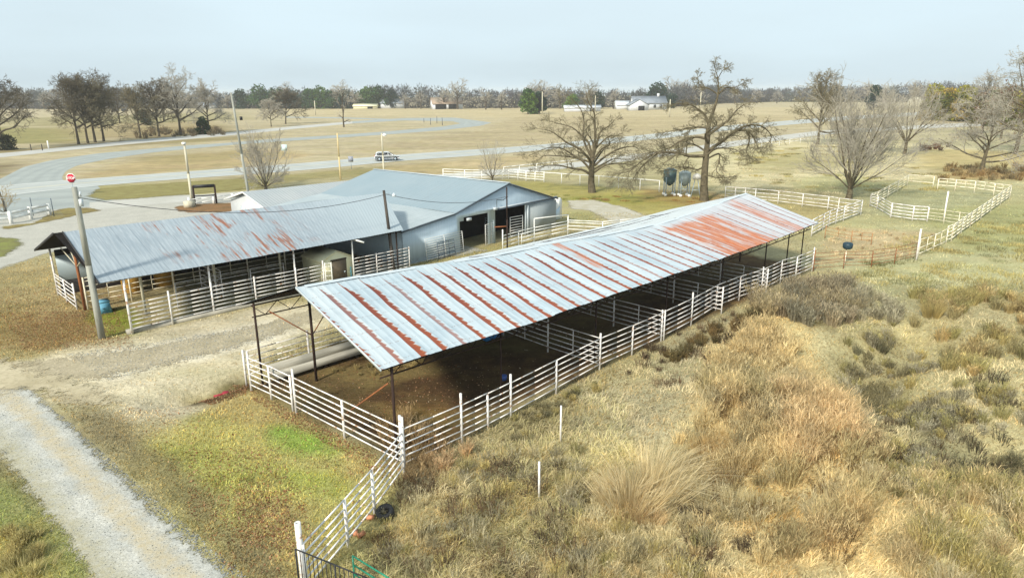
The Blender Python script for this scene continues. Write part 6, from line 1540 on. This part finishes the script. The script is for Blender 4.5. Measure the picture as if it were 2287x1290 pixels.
def brush(name, label, regions, seed, cat='weeds', mat=None):
    r_ = np.random.default_rng(seed); mbs = []
    for (px, n_, h0, h1, stems, fuzz, cols, spread) in regions:
        poly = px_poly(px); lo, hi = poly.min(0), poly.max(0); C_ = []
        while len(C_) < n_:
            q = r_.uniform(lo, hi, (n_ * 3, 2)); q = q[sdist(q, poly) < 0]; C_ += list(q)
        C_ = np.array(C_[:n_]); H_ = r_.uniform(h0, h1, n_); tint = np.array([lin(x, .8) for x in cols])[r_.integers(0, len(cols), n_)] * r_.uniform(.8, 1.2, (n_, 1))
        idx = np.repeat(np.arange(n_), stems); N = len(idx); rad = r_.uniform(0, 1, N) ** .6 * spread * H_[idx]; a = r_.uniform(0, 6.283, N)
        P0 = C_[idx] + np.stack([np.cos(a), np.sin(a)], 1) * (rad * .45)[:, None]
        h = H_[idx] * r_.uniform(.55, 1.1, N); lean = rad / np.maximum(H_[idx], .1) / max(spread, .01) * .65 * r_.uniform(.4, 1.3, N)
        rr = np.hypot(P0[:, 0], P0[:, 1]); col = tint[idx] * r_.uniform(.65, 1.4, (N, 1))
        mbs.append(blades('', P0, h, .008 + .0005 * rr, lean, col, '', az=a + r_.normal(0, .35, N), seed=seed + 1, build=False))
        if fuzz:
            f_i = np.repeat(np.arange(N), fuzz); t = r_.uniform(.35, 1.0, len(f_i)); hh = h[f_i]; ll = lean[f_i]; aa = a[f_i]
            PP = P0[f_i] + np.stack([np.cos(aa), np.sin(aa)], 1) * (ll * hh * t * t)[:, None]; zz = hz(PP[:, 0], PP[:, 1]) + hh * t * .92
            mbs.append(blades('', PP, hh * r_.uniform(.10, .26, len(f_i)), .006 + .0005 * rr[f_i], r_.uniform(.3, 1.6, len(f_i)), col[f_i] * r_.uniform(.85, 1.3, (len(f_i), 1)), '', z=zz, seed=seed + 2, build=False))
    out = MB(); 
    for m_ in mbs:
        for v_, f_, c_ in zip(m_.v, [m_.f], m_.c): out.add(v_, [q for q in f_], c_)
    return out
GOLD = ['e2cc9a', 'ead6a4', 'd8c292', 'e0ca9a', 'dccea6', 'cebe8e']; STR = ['d0c49e', 'c4b892', 'dacfaa']; GRY = ['bcb496', 'aea68a', 'c6bea2']; OLV = ['c0b67c', 'ccbc80', 'aaa270']
DRK = ['948c6c', 'a09670', '827e62']
def addbrush(name, label, regions, seed, cat='weeds'): return brush(name, label, regions, seed).build(name, M['blade'], label=label, cat=cat, kind='stuff')
addbrush('golden_weeds', 'tall golden dry weeds on the bank in the right foreground', [
    ([(1580, 800), (1700, 740), (1800, 820), (1880, 900), (1960, 1010), (1980, 1150), (1900, 1290), (1700, 1290), (1640, 1100), (1560, 960)], 120, .6, 1.2, 120, 3, GOLD, .6),
    ([(1740, 920), (1880, 930), (1900, 1050), (1780, 1080)], 32, .9, 1.4, 170, 3, ['eacc98', 'ecd2a4', 'e0c898'], .6),
    ([(1640, 745), (1720, 745), (1730, 800), (1650, 820)], 16, .8, 1.2, 120, 3, ['e2cc9c', 'dcc490'], .5),
    ([(1540, 1000), (1700, 960), (1760, 1200), (1560, 1250)], 45, .3, .8, 60, 2, GOLD + STR, .7)], 200)
addbrush('grey_brush', 'soft grey-brown brush below the far end of the long white fence', [
    ([(1660, 690), (1760, 640), (1900, 650), (1920, 700), (1860, 740), (1760, 740)], 65, .8, 1.35, 110, 4, ['bcae90', 'aea086', 'c2b28c', 'a09a84'], .6),
    ([(1880, 640), (2000, 660), (2010, 720), (1900, 720)], 34, .5, .9, 80, 3, GRY, .7),
    ([(1560, 860), (1640, 800), (1680, 860), (1600, 920)], 22, .35, .7, 80, 3, GRY, .7)], 210)
addbrush('olive_weeds', 'olive and tan weeds filling the hollow at the right', [
    ([(2040, 660), (2400, 660), (2400, 880), (2150, 860), (2030, 760)], 95, .5, 1.0, 100, 2, OLV + ['c4ae7c', 'ccb884', 'b8ac80'], .7),
    ([(1990, 1080), (2120, 1040), (2400, 1100), (2400, 1400), (1980, 1400)], 80, .45, .95, 100, 2, OLV + GOLD, .8),
    ([(1990, 900), (2130, 860), (2300, 900), (2300, 980), (2060, 990)], 60, .3, .65, 70, 2, OLV + GRY, .8),
    ([(2060, 520), (2400, 460), (2400, 660), (2000, 660), (1880, 620)], 120, .14, .28, 130, 0, OLV + ['a2a274', 'b4b48a'], 9),
    ([(2120, 372), (2400, 372), (2400, 405), (2100, 402)], 90, .4, 1.1, 40, 2, ['b09468', 'a08a60', '9a8a6a', 'b8a478'], 1.0),
    ([(2050, 330), (2120, 325), (2140, 345), (2060, 348)], 10, .6, 1.3, 60, 3, ['8c6c54', '7c6450'], .8),
    ([(280, 293), (500, 290), (500, 303), (300, 311)], 60, .8, 1.8, 30, 2, ['8a7a60', '7a7058', '948468'], .9),
    ([(1180, 432), (1640, 440), (1640, 455), (1200, 445)], 30, .1, .2, 120, 0, ['b0905c', 'a88a58', 'a0a060'], 9),
    ([(1640, 340), (1900, 320), (2200, 420), (1700, 440)], 90, .15, .3, 150, 0, OLV + STR, 10)], 220)
addbrush('dark_bramble', 'dark bramble in the hollow right of the golden bank', [
    ([(1870, 770), (1960, 740), (2030, 790), (1990, 880), (1930, 870)], 34, .3, .7, 70, 3, DRK, .9),
    ([(1850, 760), (2000, 720), (2100, 790), (2030, 920), (1930, 900)], 60, .2, .6, 60, 2, OLV + GRY, .9),
    ([(2140, 1010), (2290, 1000), (2300, 1070), (2170, 1080)], 30, .2, .55, 70, 3, DRK, .9),
    ([(1960, 990), (2060, 1010), (2100, 1130), (2000, 1180)], 36, .3, .7, 70, 3, GRY + OLV, .9),
    ([(1480, 790), (1540, 760), (1640, 720), (1720, 680), (1730, 700), (1560, 800), (1500, 830)], 30, .3, .7, 80, 3, ['8a7a54', '98825a', '6e6648'], .8),
    ([(1090, 960), (1250, 890), (1330, 850), (1350, 870), (1240, 930), (1150, 990)], 26, .15, .4, 60, 2, DRK + OLV, .9)], 230)
addbrush('bottom_weeds', 'thin grey and straw weeds along the bottom edge of the slope', [
    ([(870, 1110), (1100, 1010), (1300, 1000), (1330, 1290), (1200, 1400), (760, 1400), (800, 1240)], 110, .2, .55, 60, 2, GRY + STR + OLV, 1.2),
    ([(1300, 1150), (1560, 1180), (1620, 1400), (1200, 1400)], 80, .25, .65, 60, 2, OLV + STR + GOLD, .8),
    ([(905, 1040), (960, 1010), (1030, 990), (1060, 1010), (960, 1090), (905, 1120)], 22, .35, .8, 50, 3, ['d2b48a', 'd8bc94', 'c0a67c'], .6),
    ([(1500, 980), (1600, 950), (1640, 1060), (1540, 1100)], 24, .3, .7, 70, 2, GOLD, .7)], 240)
addbrush('dead_twigs', 'dark dead stems and twigs tangled through the rough grass', [
    ([(880, 1090), (1200, 1010), (1330, 1100), (1300, 1400), (760, 1400)], 70, .25, .6, 26, 4, ['6e5c48', '7c6852', '5c5044', '8a7458'], 1.5),
    ([(1480, 1130), (1620, 1100), (1700, 1290), (1500, 1290)], 36, .15, .4, 40, 3, ['6e5c48', '7c6852', '5c5044'], 1.8),
    ([(1380, 780), (1640, 700), (1700, 760), (1560, 860), (1400, 880)], 40, .2, .6, 30, 3, ['7c6852', '6a5c4a', '8c7a62'], 1.2),
    ([(1960, 880), (2287, 860), (2287, 1100), (2000, 1120)], 60, .2, .6, 34, 3, ['6e6450', '5e5a48', '7c6e56'], 1.5),
    ([(1560, 900), (1960, 980), (1960, 1290), (1620, 1290)], 45, .5, 1.1, 24, 4, ['8c7450', '7a6648', '9a8260'], 1.0)], 260)
addbrush('paddock_weeds', 'brown weeds standing in the paddock dirt behind the corner post', [
    ([(840, 960), (900, 930), (990, 960), (930, 1020), (890, 1030)], 26, .3, .75, 50, 2, ['c8ac80', 'b89c74', 'd0b890'], .6),
    ([(730, 835), (900, 790), (960, 800), (860, 860)], 30, .1, .3, 50, 1, ['bcaa78', 'a89a6c'], .9),
    ([(1850, 510), (2090, 525), (2030, 580), (1850, 585)], 34, .15, .35, 40, 1, ['e4d2ac', 'dcc8a0', 'e8dab8'], .9),
    ([(0, 1190), (90, 1180), (100, 1290), (0, 1300)], 18, .2, .4, 90, 1, ['c4b880', 'b8aa74'], .9)], 250)
def clump(label, base, h, n_, cols, spread, seed, lean_az=None, name='grass_clump'):
    r_ = np.random.default_rng(seed); x, y, z = G(*base); a = r_.uniform(0, 6.283, n_)
    if lean_az is not None: a = lean_az + r_.normal(0, .8, n_)
    rad = r_.uniform(0, 1, n_) ** .7; P0 = np.array([x, y]) + np.stack([np.cos(a), np.sin(a)], 1) * (rad * spread * .6)[:, None]
    hh = h * r_.uniform(.5, 1.1, n_); col = np.array([lin(c_, .8) for c_ in cols])[r_.integers(0, len(cols), n_)] * r_.uniform(.7, 1.4, (n_, 1))
    m_ = blades('', P0, hh, .014 + 0 * hh, rad * spread * r_.uniform(.6, 1.3, n_), col, '', az=a, seed=seed, build=False)
    m_.build(name, M['blade'], label=label, cat='grass clump', origin=(x, y, z), group='large dry grass clumps on the slope')
CL_ = ['dccc9c', 'd2c08c', 'e2d4a8', 'c4b080']
clump('large fanned straw clump in the middle of the bottom slope', (1405, 1125), 1.35, 1300, ['ecdcb0', 'e0cc9c', 'f0e2bc', 'd0b88a'], 1.35, 1)
clump('straw clump leaning right above the large fanned one', (1450, 1105), 1.5, 800, ['ecdcb0', 'e0cc9c', 'f0e2bc'], 1.7, 2, .5)
clump('low orange-tan clump just below the large fanned one', (1450, 1160), .6, 500, ['dcc498', 'd4b98c'], .8, 3)
clump('pale upright reed clump left of the golden bank at the bottom', (1640, 1135), .8, 320, ['e2d6ae', 'd8c898'], .45, 4)
clump('pale upright reed clump beside the first, farther right', (1690, 1140), .8, 320, ['e2d6ae', 'd2c08c'], .5, 5)
clump('ragged reed clump at the top of the bare patch', (1580, 1010), .8, 500, ['dcc490', 'd8b880'], .8, 6)
clump('thin straw tuft right of the white marker post', (1262, 1100), .5, 260, CL_, 1.3, 7, .6)
clump('curved straw tuft at the bottom left corner of the lawn', (45, 1265), .4, 500, ['d0c490', 'c2b680'], 1.5, 8)
clump('pale tall tuft standing where the far brush meets the hollow', (2075, 745), 1.0, 500, ['ccba80', 'beac74'], .7, 9)
clump('straw tuft at the top of the golden bank beside the fence', (1668, 800), 1.1, 600, ['e2cc9c', 'dcc490'], .7, 10)

# fallen leaves and stones
def litter(name, label, regions, cols, s0, s1, seed, lift=.03, cat='leaves', cube=False):
    r_ = np.random.default_rng(seed); PP = []
    for px, n_ in regions:
        poly = px_poly(px); lo, hi = poly.min(0), poly.max(0); got = 0
        while got < n_:
            q = r_.uniform(lo, hi, (n_ * 3, 2)); q = q[sdist(q, poly) < 0][:n_ - got]; PP.append(q); got += len(q)
    P2_ = np.concatenate(PP); n_ = len(P2_); Z = hz(P2_[:, 0], P2_[:, 1]) + lift * r_.uniform(.3, 1.3, n_)
    a = r_.uniform(0, 6.283, n_); t1_ = np.stack([np.cos(a), np.sin(a), r_.normal(0, .35, n_)], 1); t2_ = np.stack([-np.sin(a), np.cos(a), r_.normal(0, .35, n_)], 1)
    s_ = r_.uniform(s0, s1, (n_, 1)); P3 = np.column_stack([P2_, Z]); colr = np.array([lin(c_, .8) for c_ in cols])[r_.integers(0, len(cols), n_)] * r_.uniform(.6, 1.35, (n_, 1))
    if cube:
        up3 = np.array([0, 0, 1.0]) * s_ * .8
        V = np.stack([P3 - t1_ * s_, P3 + t2_ * s_ * .9, P3 + t1_ * s_, P3 - t2_ * s_ * .9, P3 + up3 + t1_ * s_ * .2], 1).reshape(-1, 3); i = np.arange(n_)[:, None] * 5
        F_ = [np.concatenate([i + np.array([[a_, b_, 4]]) for a_, b_ in ((0, 3), (3, 2), (2, 1), (1, 0))])]
        return MB().add(V, F_, np.repeat(colr, 5, 0)).build(name, M['litter'], label=label, cat=cat, kind='stuff')
    V = np.stack([P3 - t1_ * s_, P3 + t2_ * s_ * .6, P3 + t1_ * s_, P3 - t2_ * s_ * .6], 1).reshape(-1, 3)
    return MB().add(V, np.arange(4 * n_).reshape(-1, 4), np.repeat(colr, 4, 0)).build(name, M['litter'], label=label, cat=cat, kind='stuff')
litter('fallen_leaves', 'scattered rusty-brown fallen leaves over the lawns', [([(-100, 640), (290, 640), (300, 780), (-100, 780)], 5500), ([(0, 700), (260, 690), (290, 760), (60, 790)], 3500), ([(420, 1000), (620, 1000), (760, 1290), (520, 1290), (420, 1150)], 1700), ([(280, 900), (700, 930), (860, 1060), (760, 1150), (400, 1100)], 900), ([(520, 1090), (640, 1100), (660, 1230), (540, 1220)], 900), ([(430, 885), (520, 842), (560, 845), (550, 880), (470, 905)], 1500), ([(560, 870), (900, 1045), (860, 1070), (560, 890)], 1500), ([(590, 850), (1000, 800), (1100, 850), (920, 1010)], 900), ([(1900, 780), (1990, 800), (1960, 900), (1900, 880)], 700)],
       ['a0704c', 'b4805a', '8c6044', 'cca27c', 'a87e60', 'd4b08c'], .022, .045, 300)
litter('gravel_stones', 'loose grey stones scattered on the gravel drive', [([(0, 830), (140, 930), (330, 1100), (560, 1290), (250, 1290), (120, 1140), (0, 1000)], 11000), ([(150, 790), (560, 730), (700, 700), (600, 760), (240, 850)], 3500)],
       ['b9bfc0', '9aa0a0', 'c9cdcb', '7f8584', 'aaa694'], .012, .035, 301, .005, 'stones', True)
litter('wood_chips', 'pale bark chips and straw bits in the paddock dirt', [([(700, 850), (1180, 780), (1230, 840), (930, 1010)], 350), ([(1200, 760), (1330, 700), (1420, 760), (1350, 800)], 90)], ['b8a07c', '8f7a58', 'cfc3a8', '6a5438'], .02, .05, 302, .02, 'chips')

# ================================================================ HAZE
hz_m = bpy.data.materials.new('thin_haze'); hz_m.use_nodes = True
t = hz_m.node_tree; t.nodes.clear(); oo = t.nodes.new('ShaderNodeOutputMaterial'); pv = t.nodes.new('ShaderNodeVolumePrincipled')
pv.inputs['Color'].default_value = (.97, .98, 1.0, 1); pv.inputs['Density'].default_value = HAZE
t.links.new(pv.outputs[0], oo.inputs['Volume'])
if HAZE > 0: MB().box((0, 760, 9.5), (4000, 2200, 21.2)).build('haze', hz_m, kind='stuff')
